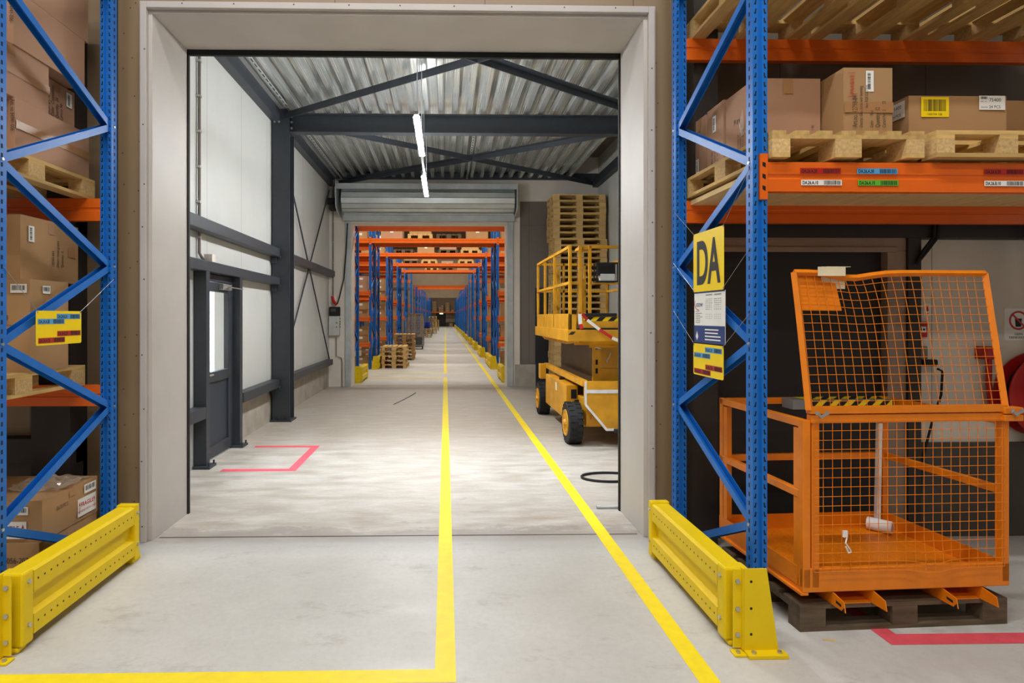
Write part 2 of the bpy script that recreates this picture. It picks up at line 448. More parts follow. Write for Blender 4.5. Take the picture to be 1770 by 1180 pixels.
# --- passage between the two portals
LX, RX, CZ, BY0, BY1 = -2.82, 3.74, 5.06, 14.1, 14.62
struct('wall_left', MB().box(LX - .2, LX, WY1, 6.56, .55, 5.6).box(LX - .2, LX, 7.62, BY0, .55, 5.6).box(LX - .2, LX, 6.56, 7.62, 2.2, 5.6).box(LX - .2, LX, WY1, 6.56, 0, .55), M_PANELY)
struct('baseboard_left', MB().box(LX - .2, LX - .015, 7.62, BY0, 0, .55), M_CONC)
struct('wall_right', MB().box(RX, RX + .2, WY1, BY0, 0, 5.6), M_PANELY)
b = MB(); b.box(LX - .2, -2.285, BY0, BY1, 0, 5.6); b.box(1.5, 1.82, BY0, BY1, 0, 5.6); b.box(-2.285, 1.5, BY0, BY1, 3.98, 5.6); b.box(1.82, RX + .2, BY0, BY1, 4.52, 5.6)
struct('wall_back', b, M_CREAM)
struct('wall_back_right', MB().box(1.82, RX + .2, BY0 + .06, BY1, .55, 4.52).box(1.82, RX, BY0 + .035, BY0 + .06, 3.93, 3.99).box(1.82, RX, BY0 + .03, BY0 + .06, .53, .57), M_GREYX)
struct('baseboard_back', MB().box(1.7, RX, BY0 - .02, BY1, 0, .53), M_CONC)
# corrugated steel roof deck
dk = MB(); prof = []
x = LX - .2
while x < RX + .3:
    prof += [(x, 0), (x + .075, 0), (x + .098, .13), (x + .212, .13)]; x += .235
dk.strip(prof, (0, WY1 - .02, CZ), (0, BY0 + .02, CZ), (0, 0, 1))
for i, q in enumerate(dk.v): dk.v[i] = Vector((-q.x + LX + RX, q.y, q.z)) if False else q
struct('ceiling', dk, M_DECK)
struct('ceiling_back', MB().box(LX - .4, RX + .4, WY1 - .6, BY1, 5.6, 5.7), M_GREYP)
# steel frame: edge purlins, column, portal beam, wind bracing
def ibeam(mb, p, q, w, h, tf=.018, tw=.012, up=(0, 0, 1)):
    pr = [(-w / 2, -h / 2), (w / 2, -h / 2), (w / 2, -h / 2 + tf), (tw / 2, -h / 2 + tf), (tw / 2, h / 2 - tf), (w / 2, h / 2 - tf), (w / 2, h / 2), (-w / 2, h / 2), (-w / 2, h / 2 - tf), (-tw / 2, h / 2 - tf), (-tw / 2, -h / 2 + tf), (-w / 2, -h / 2 + tf)]
    return mb.ext(pr, p, q, up)
CY = 9.55
g = MB()
g.box(LX, LX + .14, WY1, BY0, CZ - .2, CZ); g.box(RX - .14, RX, WY1, BY0, CZ - .2, CZ)
g.box(LX, RX, BY0 - .1, BY0, CZ - .03, CZ + .12)
trim(7, g, M_ANTH, bevel=.006)
def column(x, y, n):
    mb = MB(); ibeam(mb, (x, y, .03), (x, y, CZ), .28, .28, up=(0, 1, 0)); mb.box(x - .17, x + .17, y - .17, y + .17, 0, .03)
    for dx in (-.11, -.035, .035, .11): mb.cyl((x + dx, y - .155, .03), (x + dx, y - .155, .075), .014, 8)
    mb.box(x - .14, x + .14, y - .13, y + .13, 4.69, 4.71)
    return trim(n, mb, M_ANTH)
column(-2.66, CY, 8); column(RX - .14, CY, 9)
mb = MB(); ibeam(mb, (-2.53, CY, 4.86), (RX - .28, CY, 4.86), .16, .31)
trim(10, mb, M_ANTH)
bt = MB()
for dx, z in ((0, 4.95), (.0, 4.86), (0, 4.76)): bt.cyl((-2.50, CY - .09, z), (-2.50, CY - .1, z), .018, 8)
for dx in (-.1, -.03): bt.cyl((-2.66 + dx, CY - .14, 4.85), (-2.66 + dx, CY - .155, 4.85), .018, 8); 
trim(11, bt, M_ZINC)
br = MB()
for p, q in (((-2.55, 9.4), (3.5, 5.1)), ((3.5, 9.4), (-2.55, 5.1)), ((-2.55, 9.7), (3.55, 14.0)), ((3.5, 9.7), (-2.6, 14.0))):
    z = 4.98
    br.bar((*p, z), (*q, z), .1, .012); br.bar((*p, z), (*q, z), .012, .1, ox=-.044, oy=-.05)
trim(12, br, M_ANTH)
rd = MB()
for p, q in (((LX + .06, 9.75, 4.7), (LX + .06, 13.8, .7)), ((LX + .06, 13.8, 4.7), (LX + .06, 9.75, .7))): rd.cyl(p, q, .016, 8)
trim(13, rd, M_ANTH, smooth=True)
# slotted rails under the roof deck
for n, x, y0, y1 in ((17, -2.5, WY1 + .1, 13.9), (18, .52, 9.9, 13.9)):
    sl = MB(); sl.box(x - .02, x + .02, y0, y1, CZ - .05, CZ - .035)
    y = y0 + .1
    sl.cur = 1
    while y < y1 - .1: sl.quad((x - .008, y, CZ - .0505), (x - .008, y + .1, CZ - .0505), (x + .008, y + .1, CZ - .0505), (x + .008, y, CZ - .0505)); y += .16
    trim(n, sl, [M_GALV, M_DARKHOLE])
# wall rails (girts) with small cleats
def girt(mb, y0, y1, z0, z1): mb.box(LX, LX + .15, y0, y1, z0, z1)
gm = MB()
for z0, z1 in ((2.66, 2.8), ): girt(gm, WY1, CY - .16, z0, z1); girt(gm, CY + .16, BY0 - .05, z0, z1)
girt(gm, WY1, CY - .16, 2.21, 2.33)
girt(gm, WY1, 6.52, .56, .69); girt(gm, 7.72, CY - .16, .56, .69); girt(gm, CY + .16, BY0 - .3, .56, .69)
trim(14, gm, M_ANTH, bevel=.008)
cl = MB()
for z in (.5, 2.16, 2.62): cl.box(LX + .02, LX + .1, CY - .19, CY - .14, z - .06, z + .1)
for z in (.63, 2.27, 2.73): cl.cyl((LX + .15, CY - .2, z - .07), (LX + .17, CY - .2, z - .07), .02, 8)
trim(15, cl, M_ANTH)
# steel posts either side of the glazed door
ps = MB()
for y in (6.58, 7.64):
    ibeam(ps, (-2.735, y, .03), (-2.735, y, 2.2), .17, .15, up=(1, 0, 0)) if False else ps.box(-2.82, -2.675, y - .05, y + .05, .03, 2.21)
    ps.box(-2.87 + .06, -2.62, y - .1, y + .1, 0, .03)
    for dy in (-.07, .07): ps.cyl((-2.64, y + dy, .03), (-2.64, y + dy, .07), .012, 8)
trim(16, ps, M_ANTH, bevel=.004)
# glazed steel door in the left wall
d1 = tag(thing('door_1', None, None, (-2.76, 7.02, 0)), kind='structure')
DX0, DX1 = -2.84, -2.77
f = MB(); f.box(DX0, DX1, 6.57, 6.64, 0, 2.2); f.box(DX0, DX1, 7.54, 7.61, 0, 2.2); f.box(DX0, DX1, 6.64, 7.54, 2.12, 2.2)
f.build('door_frame', M_ANTH, d1, world=True, bevel=.004)
lf = MB(); a, c_ = -2.83, -2.765
lf.box(a, c_, 6.64, 6.7, .02, 2.11); lf.box(a, c_, 7.44, 7.54, .02, 2.11); lf.box(a, c_, 6.7, 7.44, 2.0, 2.11); lf.box(a, c_, 6.7, 7.44, .92, 1.04); lf.box(a, c_, 6.7, 7.44, .02, .16)
leaf = lf.build('door_leaf', M_ANTH, d1, world=True, bevel=.004)
MB().box(-2.81, -2.79, 6.7, 7.44, .16, .92).build('lower_panel', mat('blue_grey_panel', (46, 54, 64), .5), d1, world=True)
MB().quad((-2.8, 6.7, 1.04), (-2.8, 7.44, 1.04), (-2.8, 7.44, 2.0), (-2.8, 6.7, 2.0)).build('glass', M_GLASS, d1, world=True)
h = MB(); h.cyl((-2.765, 6.67, 1.02), (-2.71, 6.67, 1.02), .011, 8); h.cyl((-2.71, 6.67, 1.02), (-2.71, 6.81, 1.02), .011, 8); h.box(-2.766, -2.758, 6.65, 6.69, .92, 1.09)
h.build('door_handle', M_ZINC, d1, world=True)
k = MB(); k.box(-2.765, -2.71, 7.12, 7.4, 2.03, 2.1); k.build('door_closer', M_ZINC, d1, world=True, bevel=.004)
k = MB(); k.bar((-2.70, 7.3, 2.06), (-2.58, 6.98, 2.05), .025, .012); k.bar((-2.58, 6.98, 2.05), (-2.6, 7.5, 2.05), .02, .01)
k.build('closer_arm', M_ZINC, d1, world=True)
struct('wall_outside', MB().box(-12, LX - .3, 13.9, 14.1, 0, 5.0).box(-12, LX - .3, 13.84, 13.9, .62, .70), mat('white_render_outside', (236, 238, 240), .7))
struct('floor_outside', MB().quad((-12.1, 0, -.02), (LX - .2, 0, -.02), (LX - .2, 16, -.02), (-12.1, 16, -.02)), mat('yard_paving', (176, 176, 176), .9))

# --- far halls: side walls, roof, dividing walls with portals, end wall
FX0, FX1, FZ = -7.5, 6.5, 8.0
struct('wall_far_left', MB().box(FX0 - .2, FX0, BY1, 101, 0, FZ), M_BEIGE)
struct('wall_far_right', MB().box(FX1, FX1 + .2, BY1, 101, 0, FZ), M_BEIGE)
struct('ceiling_far', MB().box(FX0 - .2, FX1 + .2, BY0, 101, FZ, FZ + .2), M_DARKWALL)
nb = MB(); nb.box(FX0 - .2, LX - .1, BY1 - .2, BY1, 0, FZ); nb.box(RX + .1, FX1 + .2, BY1 - .2, BY1, 0, FZ); nb.box(LX - .2, RX + .2, BY1 - .2, BY1, 5.5, FZ)
struct('wall_far_near', nb, M_BEIGE)
for nm, y in (('wall_divide', 42.0), ('wall_divide_far', 70.0)):
    d = MB(); d.box(FX0, -2.35, y, y + .5, 0, FZ); d.box(1.65, FX1, y, y + .5, 0, FZ); d.box(-2.35, 1.65, y, y + .5, 3.98, FZ)
    struct(nm, d, M_BEIGE)
struct('wall_end', MB().box(FX0, FX1, 100, 100.2, 0, FZ), M_BEIGE)
bb = MB(); bb.box(FX0, -1.7, 99.95, 100, 0, .72); bb.box(-.6, FX1, 99.95, 100, 0, .72)
struct('baseboard_end', bb, M_DARKWALL)
struct('door_3', MB().box(-1.55, .05, 99.92, 100, 0, 2.35), M_LEAF)
# black post right of the second portal's wall panel

# ================================================================ galvanised roller shutter over the second portal
t = thing('roller_shutter', 'galvanised roller shutter rolled up above the second portal', 'roller shutter', (-.4, BY0 - .02, 0))
m = MB(); m.box(-2.425, -2.29, BY0 - .06, BY0, 0, 4.0); m.build('guide_rail', M_GALV, t, world=True, bevel=.004)
m = MB(); m.box(1.505, 1.65, BY0 - .06, BY0, 0, 4.0); m.build('guide_rail', M_GALV, t, world=True, bevel=.004)
m = MB(); m.box(-2.425, 1.65, BY0 - .08, BY0, 4.0, 4.12); m.build('lintel', M_GALV, t, world=True, bevel=.006)
m = MB(); m.lathe([(.0, -2.42), (.30, -2.42), (.30, 1.62), (0, 1.62)], (0, BY0 - .36, 4.46), 'x', 14)
for i in range(0):
    a = i * math.pi / 5
    m.box(-2.4, 1.6, BY0 - .36 + math.cos(a) * .3 - .012, BY0 - .36 + math.cos(a) * .3 + .012, 4.46 + math.sin(a) * .3 - .012, 4.46 + math.sin(a) * .3 + .012)
m.cur = 1
for i in range(14):
    a = 2 * math.pi * i / 14; yy, zz = BY0 - .36 + math.cos(a) * .30, 4.46 + math.sin(a) * .30
    m.bar((-2.415, yy, zz), (1.615, yy, zz), .012, .008)
m.build('curtain_roll', [M_SHUT, M_ANTH], t, world=True)
m = MB(); m.box(-2.52, 1.68, BY0 - .66, BY0, 4.76, 4.79); m.box(-2.52, 1.68, BY0 - .67, BY0 - .64, 4.66, 4.79); m.build('hood', M_GALV, t, world=True, bevel=.003)
m = MB(); m.box(-2.45, 1.66, BY0 - .2, BY0 - .14, 4.0, 4.14); m.lathe([(.045, -2.42), (.045, 1.64)], (0, BY0 - .2, 4.17), 'x', 10); m.build('bottom_bar', M_GALV, t, world=True)
for x in (-2.55, 1.66):
    m = MB(); pr = [(BY0 - .68, 4.79), (BY0, 4.79), (BY0, 4.1), (BY0 - .25, 4.1), (BY0 - .62, 4.22), (BY0 - .68, 4.3)]
    m.ext([(y, z) for y, z in pr], (x, 0, 0), (x + .02, 0, 0)); 
    m.v = [Vector((x if i < 6 else x + .025, pr[i % 6][0], pr[i % 6][1])) for i in range(12)]
    m.build('end_plate', M_GALV, t, world=True)
m = MB(); m.lathe([(0, -2.78), (.08, -2.78), (.08, -2.6), (.03, -2.6), (.03, -2.53)], (0, BY0 - .4, 4.42), 'x', 12); m.box(-2.72, -2.6, BY0 - .5, BY0 - .3, 4.2, 4.34)
m.build('motor', M_BLACK, t, world=True)

# ================================================================ hanging fluorescent lights in the passage
def tube_light(x, y0, y1, z, label):
    t = thing('fluorescent_light', label, 'light', (x, (y0 + y1) / 2, z), group=None)
    MB().box(x - .022, x + .022, y0, y1, z + .02, z + .06).build('light_housing', M_GALV, t, world=True)
    for dx in (-.019, .019): MB().cyl((x + dx, y0 + .02, z), (x + dx, y1 - .02, z), .016, 10).build('light_tube', M_TUBE, t, world=True, smooth=True)
    for y in (y0 + .15, y1 - .15): MB().cyl((x, y, z + .06), (x, y, CZ), .006, 6).build('hanger', M_GALV, t, world=True)
tube_light(-.31, 6.2, 7.7, 3.84, 'nearer and larger lit fluorescent tube light hanging from the corrugated roof')
tube_light(-.335, 8.85, 10.3, 3.84, 'farther and smaller lit fluorescent tube light hanging before the roller shutter')
m = MB(); m.box(-.335, -.305, 7.7, 8.85, 3.87, 3.9)
tag(m.build('light_rail', M_GALV), 'thin metal rail joining the two fluorescent tube lights', 'rail')

# ================================================================ floor markings
def tape(name, label, mat_, *rects, cat='floor tape'):
    m = MB()
    for x0, x1, y0, y1 in rects: m.quad((x0, y0, .0015), (x1, y0, .0015), (x1, y1, .0015), (x0, y1, .0015))
    return tag(m.build(name, mat_), label, cat)
tape('floor_tape', 'yellow centre line on the floor, turning left at the bottom of the photo', M_STRIPEY, (-.05, .05, 2.69, 16.2), (-6, -.05, 2.69, 2.79))
tape('floor_tape', 'long straight yellow floor line at the right of the walkway', M_STRIPEY, (1.18, 1.28, -2, 98))
tape('floor_tape', 'yellow centre line of the far hall, turning left before the pallet stacks', M_STRIPEY, (-.05, .05, 17.3, 98), (-2.2, -.05, 17.3, 17.42))
tape('floor_tape', 'thin yellow floor line across the left lane just inside the second portal', M_STRIPEY, (-2.1, -.05, 16.08, 16.2))
tape('floor_tape', 'red floor tape bracket open to the left, in front of the glazed door', M_STRIPER, (-2.48, -1.65, 6.4, 6.5), (-1.75, -1.65, 6.5, 7.66), (-2.49, -1.75, 7.56, 7.66))
tape('floor_tape', 'red floor tape corner in front of the orange cage pallet', M_STRIPER, (2.31, 6, 2.95, 3.05), (2.31, 2.41, 3.05, 3.5))

# ================================================================ pallet racks
def thick(prof, t):
    """closed outline of an open 2-D polyline with sheet thickness t"""
    n = len(prof); out = []
    for i in range(n):
        a = Vector(prof[max(i - 1, 0)]); b = Vector(prof[i]); c = Vector(prof[min(i + 1, n - 1)])
        d1 = (b - a) if i > 0 else (c - b); d2 = (c - b) if i < n - 1 else (b - a)
        n1 = Vector((-d1.y, d1.x)).normalized(); n2 = Vector((-d2.y, d2.x)).normalized()
        m = n1 + n2; m = m / max(m.length_squared / 2, .5)
        out.append(tuple(b + m * t))
    return list(prof) + out[::-1]
UW, UD, FD = .08, .07, 1.13        # upright width and depth, frame depth
def upright_mb(h, flip):
    """omega post, front flange at y=0 (flip: at y=UD), slots punched in the two flange faces"""
    p = [(.012, UD), (0, UD), (0, 0), (.028, 0), (.033, .014), (UW - .033, .014), (UW - .028, 0), (UW, 0), (UW, UD), (UW - .012, UD)]
    if flip: p = [(x, UD - y) for x, y in p][::-1]
    m = MB(); m.ext(thick(p, .003), (0, 0, .01), (0, 0, h), (0, 1, 0))
    m.cur = 1
    y = -.0008 if not flip else -.0008
    z = .12
    while z < h - .05:
        for sx, x in ((1, .0145), (-1, UW - .0145)):
            q = [(-.007, -.014), (.003, -.014), (.006, .012), (-.001, .014), (-.003, -.004), (-.008, -.008)]
            if not flip: m.quad(*[(x + sx * a, y, z + b) for a, b in q])
            yy = UD + .0008
            if flip: m.quad(*[(x + sx * a, yy, z + b) for a, b in q])
        for xx, s_ in ((UW + .0008, 1), (-.0008, -1)): m.quad((xx, .03, z - .012), (xx, .042, z - .012), (xx, .042, z + .012), (xx, .03, z + .012))
        z += .05
    m.cur = 0
    m.box(-.015, UW + .015, -.02, UD + .03, 0, .01)
    return m
def brace_mb(p, q):
    m = MB(); w, h, t = .045, .05, .004
    m.ext([(-w / 2, -h / 2), (w / 2, -h / 2), (w / 2, -h / 2 + t), (-w / 2 + t, -h / 2 + t), (-w / 2 + t, h / 2 - t), (w / 2, h / 2 - t), (w / 2, h / 2), (-w / 2, h / 2)], p, q, (1, 0, 0))
    return m
NODES = []
for k in range(5):
    NODES += [(1, .05 + 1.005 * k), (0, .55 + 1.0 * k)]       # (rear / front, height) up the zigzag
FRAME_CACHE = {}
def upright_frame(parent, x, y, h, detail, mirror=False):
    """frame with its two posts and zigzag; local to parent"""
    e = MB()
    key = (h, detail)
    if key not in FRAME_CACHE:
        ub = upright_mb(h, False).mesh('upright', [M_BLUE, M_DARKHOLE]); ur = upright_mb(h, False).mesh('upright', [M_BLUE, M_DARKHOLE])
        brs = []
        allb = MB()
        nd = [n for n in NODES if n[1] < h - .1]
        for a, b in zip(nd[:-1], nd[1:]):
            P = [(UW / 2, UD * .6 if s == 0 else FD - UD * .6, z) for s, z in (a, b)]
            bm = brace_mb(*P); brs.append(bm.mesh('brace', M_BLUE)); allb.v, allb.f, allb.mi = allb.v + bm.v, allb.f + [[i + len(allb.v) - 0 for i in f] for f in bm.f], allb.mi + bm.mi
        # whole frame as one mesh for the far rows
        one = MB(); one.box(0, UW, 0, UD, 0, h); one.box(0, UW, FD - UD, FD, 0, h)
        for a, b in zip(nd[:-1], nd[1:]):
            P = [(UW / 2, UD * .6 if s == 0 else FD - UD * .6, z) for s, z in (a, b)]
            one.bar(P[0], P[1], .045, .05)
        bolts = MB()
        for s, z in nd: bolts.cyl((-.006, UD * .55 if s == 0 else FD - UD * .55, z), (UW + .007, UD * .55 if s == 0 else FD - UD * .55, z), .009, 8)
        FRAME_CACHE[key] = (ub, brs, one.mesh('upright_frame', M_BLUE), bolts.mesh('bolts', M_ZINC))
    ub, brs, one, bolts = FRAME_CACHE[key]
    def ob(n, me, par, loc):
        o = bpy.data.objects.new(n, me); COL.objects.link(o); o.parent = par; o.location = loc; return o
    if not detail: return ob('upright_frame', one, parent, (x, y, 0))
    fr = ob('upright_frame', bolts, parent, (x, y, 0))
    ob('upright', ub, fr, (0, 0, 0)); ob('upright', ub, fr, (0, FD - UD, 0))
    for b in brs: ob('brace', b, fr, (0, 0, 0))
    return fr
def beam_mb(x0, x1, y, z0, z1, d=.05, conn=True, face=-1):
    """stepped box beam along x, front skin at y; face -1: step profile faces -y"""
    h = z1 - z0
    pr = [(0, 0), (0, h * .42), (.006, h * .46), (.006, h * .56), (0, h * .6), (0, h), (d, h), (d, 0)]
    m = MB(); n = len(pr)
    vs = [Vector((x0, y - face * a if face > 0 else y + a, z0 + b)) for a, b in pr] + [Vector((x1, y - face * a if face > 0 else y + a, z0 + b)) for a, b in pr]
    m._add(vs, [tuple(range(n)), tuple(range(2 * n - 1, n - 1, -1))] + [(i, n + i, n + (i + 1) % n, (i + 1) % n) for i in range(n)])
    if conn:
        for xx, s_ in ((x0, -1), (x1, 1)):
            m.cur = 0
            m.box(xx, xx + s_ * .042, y - .006, y + .03, z0 - .045, z1 + .045)
            m.cur = 1
            for k in range(3): zz = z0 + h * (.1 + .4 * k); m.quad((xx + s_ * .012, y - .0068, zz - .016), (xx + s_ * .03, y - .0068, zz - .006), (xx + s_ * .03, y - .0068, zz + .016), (xx + s_ * .012, y - .0068, zz + .01))
            m.cur = 0
    return m
H_F = 5.2
RF_X, LF_X, RK_Y = 1.68, -2.47, 3.13
BAY = 2.7
rr = thing('pallet_rack', 'blue and orange pallet rack in the right foreground, above the orange cage', 'rack', (RF_X, RK_Y, 0))
upright_frame(rr, 0, 0, H_F, True); upright_frame(rr, UW + BAY, 0, H_F, False)
for z0, z1 in ((2.385, 2.545), (3.575, 3.73)):
    beam_mb(UW, UW + BAY, .0, z0, z1).build('shelf_beam', [M_ORANGE, M_DARKHOLE], rr)
    beam_mb(UW, UW + BAY, FD - UD, z0, z1, conn=False).build('shelf_beam', [M_ORANGE, M_DARKHOLE], rr)
lr = thing('pallet_rack', 'blue and orange pallet rack in the left foreground, full of brown cartons', 'rack', (LF_X + UW, RK_Y, 0))
upright_frame(lr, -UW, 0, H_F, True); upright_frame(lr, -2 * UW - BAY, 0, H_F, False)
for z0, z1 in ((1.06, 1.21), (2.385, 2.545)):
    beam_mb(-UW - BAY, -UW, .0, z0, z1).build('shelf_beam', [M_ORANGE, M_DARKHOLE], lr)
    beam_mb(-UW - BAY, -UW, FD - UD, z0, z1, conn=False).build('shelf_beam', [M_ORANGE, M_DARKHOLE], lr)

# ---- rows in the far halls: every row is one rack bridging the aisle
ORD = ['first', 'second', 'third', 'fourth', 'fifth', 'sixth', 'seventh', 'eighth', 'ninth', 'tenth', 'eleventh', 'twelfth', 'thirteenth', 'fourteenth', 'fifteenth', 'sixteenth', 'seventeenth', 'eighteenth', 'nineteenth', 'twentieth',
       'twenty-first', 'twenty-second', 'twenty-third', 'twenty-fourth', 'twenty-fifth', 'twenty-sixth', 'twenty-seventh', 'twenty-eighth', 'twenty-ninth', 'thirtieth']
BEAM_CACHE = {}
def cbeam(par, x0, x1, y, z0, z1, name='shelf_beam', face=-1, mats=None, conn=True):
    key = (round(x1 - x0, 3), round(z1 - z0, 3), face, conn)
    if key not in BEAM_CACHE: BEAM_CACHE[key] = beam_mb(0, x1 - x0, 0, 0, z1 - z0, face=face, conn=conn).mesh(name, mats or [M_ORANGE, M_DARKHOLE])
    o = bpy.data.objects.new(name, BEAM_CACHE[key]); COL.objects.link(o); o.parent = par; o.location = (x0, y, z0); return o
ROW_LEVELS = (.72, 1.55, 2.385)
FLX, FRX = -2.47, 1.66            # posts' left edges along the far aisle
rows = []
def rack_row(y, zb, h, lev, detail):
    n = len(rows)
    t = thing('pallet_rack', 'blue and orange pallet rack bridging the far aisle, %s row beyond the second portal' % ORD[n], 'rack', (0, y, 0))
    upright_frame(t, FLX, 0, h, detail); upright_frame(t, FLX - BAY - UW, 0, h, False)
    upright_frame(t, FRX, 0, h, detail); upright_frame(t, FRX + BAY + UW, 0, h, False)
    for z in lev:
        for yy in (0, FD - UD):
            cbeam(t, FLX - BAY, FLX, yy, z, z + .13, conn=yy == 0); cbeam(t, FRX + UW, FRX + UW + BAY, yy, z, z + .13, conn=yy == 0)
    for yy in (0, FD - UD):
        if zb:
            cbeam(t, FLX + UW, FRX, yy, zb, zb + .15, 'bridge_beam')
        cbeam(t, FLX - BAY, FLX, yy, (zb or 4.1), (zb or 4.1) + .15); cbeam(t, FRX + UW, FRX + UW + BAY, yy, (zb or 4.1), (zb or 4.1) + .15)
    rows.append((y, zb)); return t
for y, zb, h, lev in ((14.95, 4.06, 5.2, (2.385,)), (18.75, 4.08, 5.2, ROW_LEVELS), (19.98, None, 5.2, ROW_LEVELS), (24.1, 4.2, 5.2, ROW_LEVELS), (25.3, None, 5.2, ROW_LEVELS),
                  (29.3, 4.25, 5.0, ROW_LEVELS), (30.5, None, 5.0, ROW_LEVELS), (34.6, 4.34, 4.9, (1.55, 2.385)), (35.8, None, 4.9, (1.55, 2.385)), (40.4, None, 4.9, (2.385,))):
    rack_row(y, zb, h, lev, y < 32)
for y, zb in ((43.2, None), (47.2, 4.2), (48.4, 4.2), (52.6, 4.2), (53.8, None), (58, None), (59.2, None), (63.4, None), (64.6, None), (68.6, None),
          (71.2, 4.3), (75.4, None), (76.6, None), (81, None), (82.2, None), (86.4, None), (87.6, None), (92, None), (93.2, None)):
    rack_row(y, zb, 4.6, (2.385,), False)
# shelf along the end wall
es = thing('wall_shelf_rack', 'long orange shelf beam on blue posts along the far end wall', 'rack', (0, 98.7, 0))
cbeam(es, FLX + UW, FRX, 0, 2.3, 2.5); cbeam(es, FLX + UW, FRX, 1.0, 2.3, 2.5)
upright_frame(es, FLX, 0, 4.6, False); upright_frame(es, FRX, 0, 4.6, False)
MB().box(FLX + UW, FRX, .02, 1.0, 2.5, 2.52).build('deck', M_WOODX, es)

# ================================================================ yellow rack-end barriers and post guards
def barrier_root(label, x, y, mirror):
    """guard rail along +y from y=0 to 1.07, walkway face at x=0, body towards +x (mirror: towards -x)"""
    s = -1 if mirror else 1
    t = thing('rack_end_barrier', label, 'barrier', (x, y, 0))
    def bx(m, x0, x1, *r): return m.box(s * x0, s * x1, *r)
    m = MB(); pr = [(0, .06), (0, .16), (.032, .175), (.032, .262), (0, .277), (0, .385), (.02, .395), (.115, .395), (.115, .06)]
    pts = [(s * a, b) for a, b in pr]; n = len(pts); Y0, Y1 = .05, 1.02
    vs = [Vector((a, Y0, b)) for a, b in pts] + [Vector((a, Y1, b)) for a, b in pts]
    fs = [tuple(range(n)), tuple(range(2 * n - 1, n - 1, -1))] + [(i, n + i, n + (i + 1) % n, (i + 1) % n) for i in range(n)]
    if s < 0: fs = [tuple(reversed(f)) for f in fs]
    m._add(vs, fs)
    m.cur = 1
    for k in range(19):
        for z in (.335, .115): m.disc((-s * .0008, .08 + k * .05, z), (-s, 0, 0), .006)
    m.build('rail', [M_YEL, M_DARKHOLE], t)
    for y0, y1, yf in ((-.035, .045, -.05), (1.02, 1.075, 1.06)):
        m = MB(); bx(m, -.004, .125, y0, y1, .03, .405); bx(m, .02, .13, yf + (.01 if y0 < 0 else -.03), yf + .08, 0, .03)
        p = m.build('post', M_YEL, t, bevel=.012 if y0 < 0 else .004)
        m = MB()
        for z in (.35, .13): m.cyl((-s * .004, (y0 + y1) / 2, z), (-s * .014, (y0 + y1) / 2, z), .012, 6)
        m.build('bolt', M_ZINC, p)
    return t
def guard_root(label, x, y, mirror, tilt=0):
    """bent plate post guard: front plate at y=0 facing the camera, side wing at x=0, splayed foot"""
    s = -1 if mirror else 1
    t = thing('post_guard', label, 'post guard', (x, y, 0))
    m = MB()
    P = [(0, .02), (.175, .02), (.115, .43), (.0, .43)]
    vs = [(s * a, 0, b) for a, b in P] + [(s * a, .006, b) for a, b in P]
    fs = [(0, 1, 2, 3), (7, 6, 5, 4), (0, 4, 5, 1), (1, 5, 6, 2), (2, 6, 7, 3), (3, 7, 4, 0)]
    if s < 0: fs = [tuple(reversed(f)) for f in fs]
    m._add(vs, fs); m.cur = 1
    for z in (.10, .23, .365): m.disc((s * .035, -.001, z), (0, -1, 0), .007)
    m.build('front_plate', [M_YEL, M_DARKHOLE], t)
    m = MB(); m.box(s * .0, s * -.006, .0, .03, .015, .43); m.box(s * -.045, s * .0, .02, .03, .02, .42)
    m.build('side_wing', M_YEL, t, bevel=.003)
    m = MB(); m.box(s * .0, s * .2, -.05, .006, 0, .02); m.box(s * -.06, s * 0, -.03, .03, 0, .012); f = m.build('foot_plate', M_YEL, t, bevel=.003)
    m = MB()
    for a in (.035, .165): m.cyl((s * a, -.027, .02), (s * a, -.027, .03), .012, 6)
    m.cyl((s * -.035, -.008, .012), (s * -.035, -.008, .022), .011, 6)
    for z in (.09, .22, .36): m.cyl((s * -.025, .02, z), (s * -.025, .01, z), .012, 6)
    m.build('bolt', M_ZINC, f)
    return t
bR = barrier_root('yellow steel barrier on the floor at the right rack, foreground', 1.44, 2.99, False)
gR = guard_root('yellow post guard with splayed foot at the right foreground rack post', 1.505, 2.885, False)
bL = barrier_root('yellow steel barrier on the floor at the left rack, foreground', -2.13, 2.99, True)
gL = guard_root('yellow post guard cut off by the left photo edge', -2.195, 2.885, True)
nth_r = 0
for i, (y, zb) in enumerate(rows):
    for side in (1, -1):
        if side < 0 and i > 1: continue
        w_ = 'right' if side > 0 else 'left'
        o = copy_tree(bR if side > 0 else bL); o.location = (1.45 if side > 0 else -2.14, y + .02, 0)
        o['label'] = 'yellow floor barrier on the %s of the far aisle, %s rack row' % (w_, ORD[i]); o['group'] = 'yellow barriers along the far aisle'
        if i in (0, 1, 3, 5, 7):
            o = copy_tree(gR if side > 0 else gL); o.location = (1.515 if side > 0 else -2.205, y - .085, 0)
            o['label'] = 'yellow post guard on the %s of the far aisle, %s rack row' % (w_, ORD[i]); o['group'] = 'yellow post guards along the far aisle'

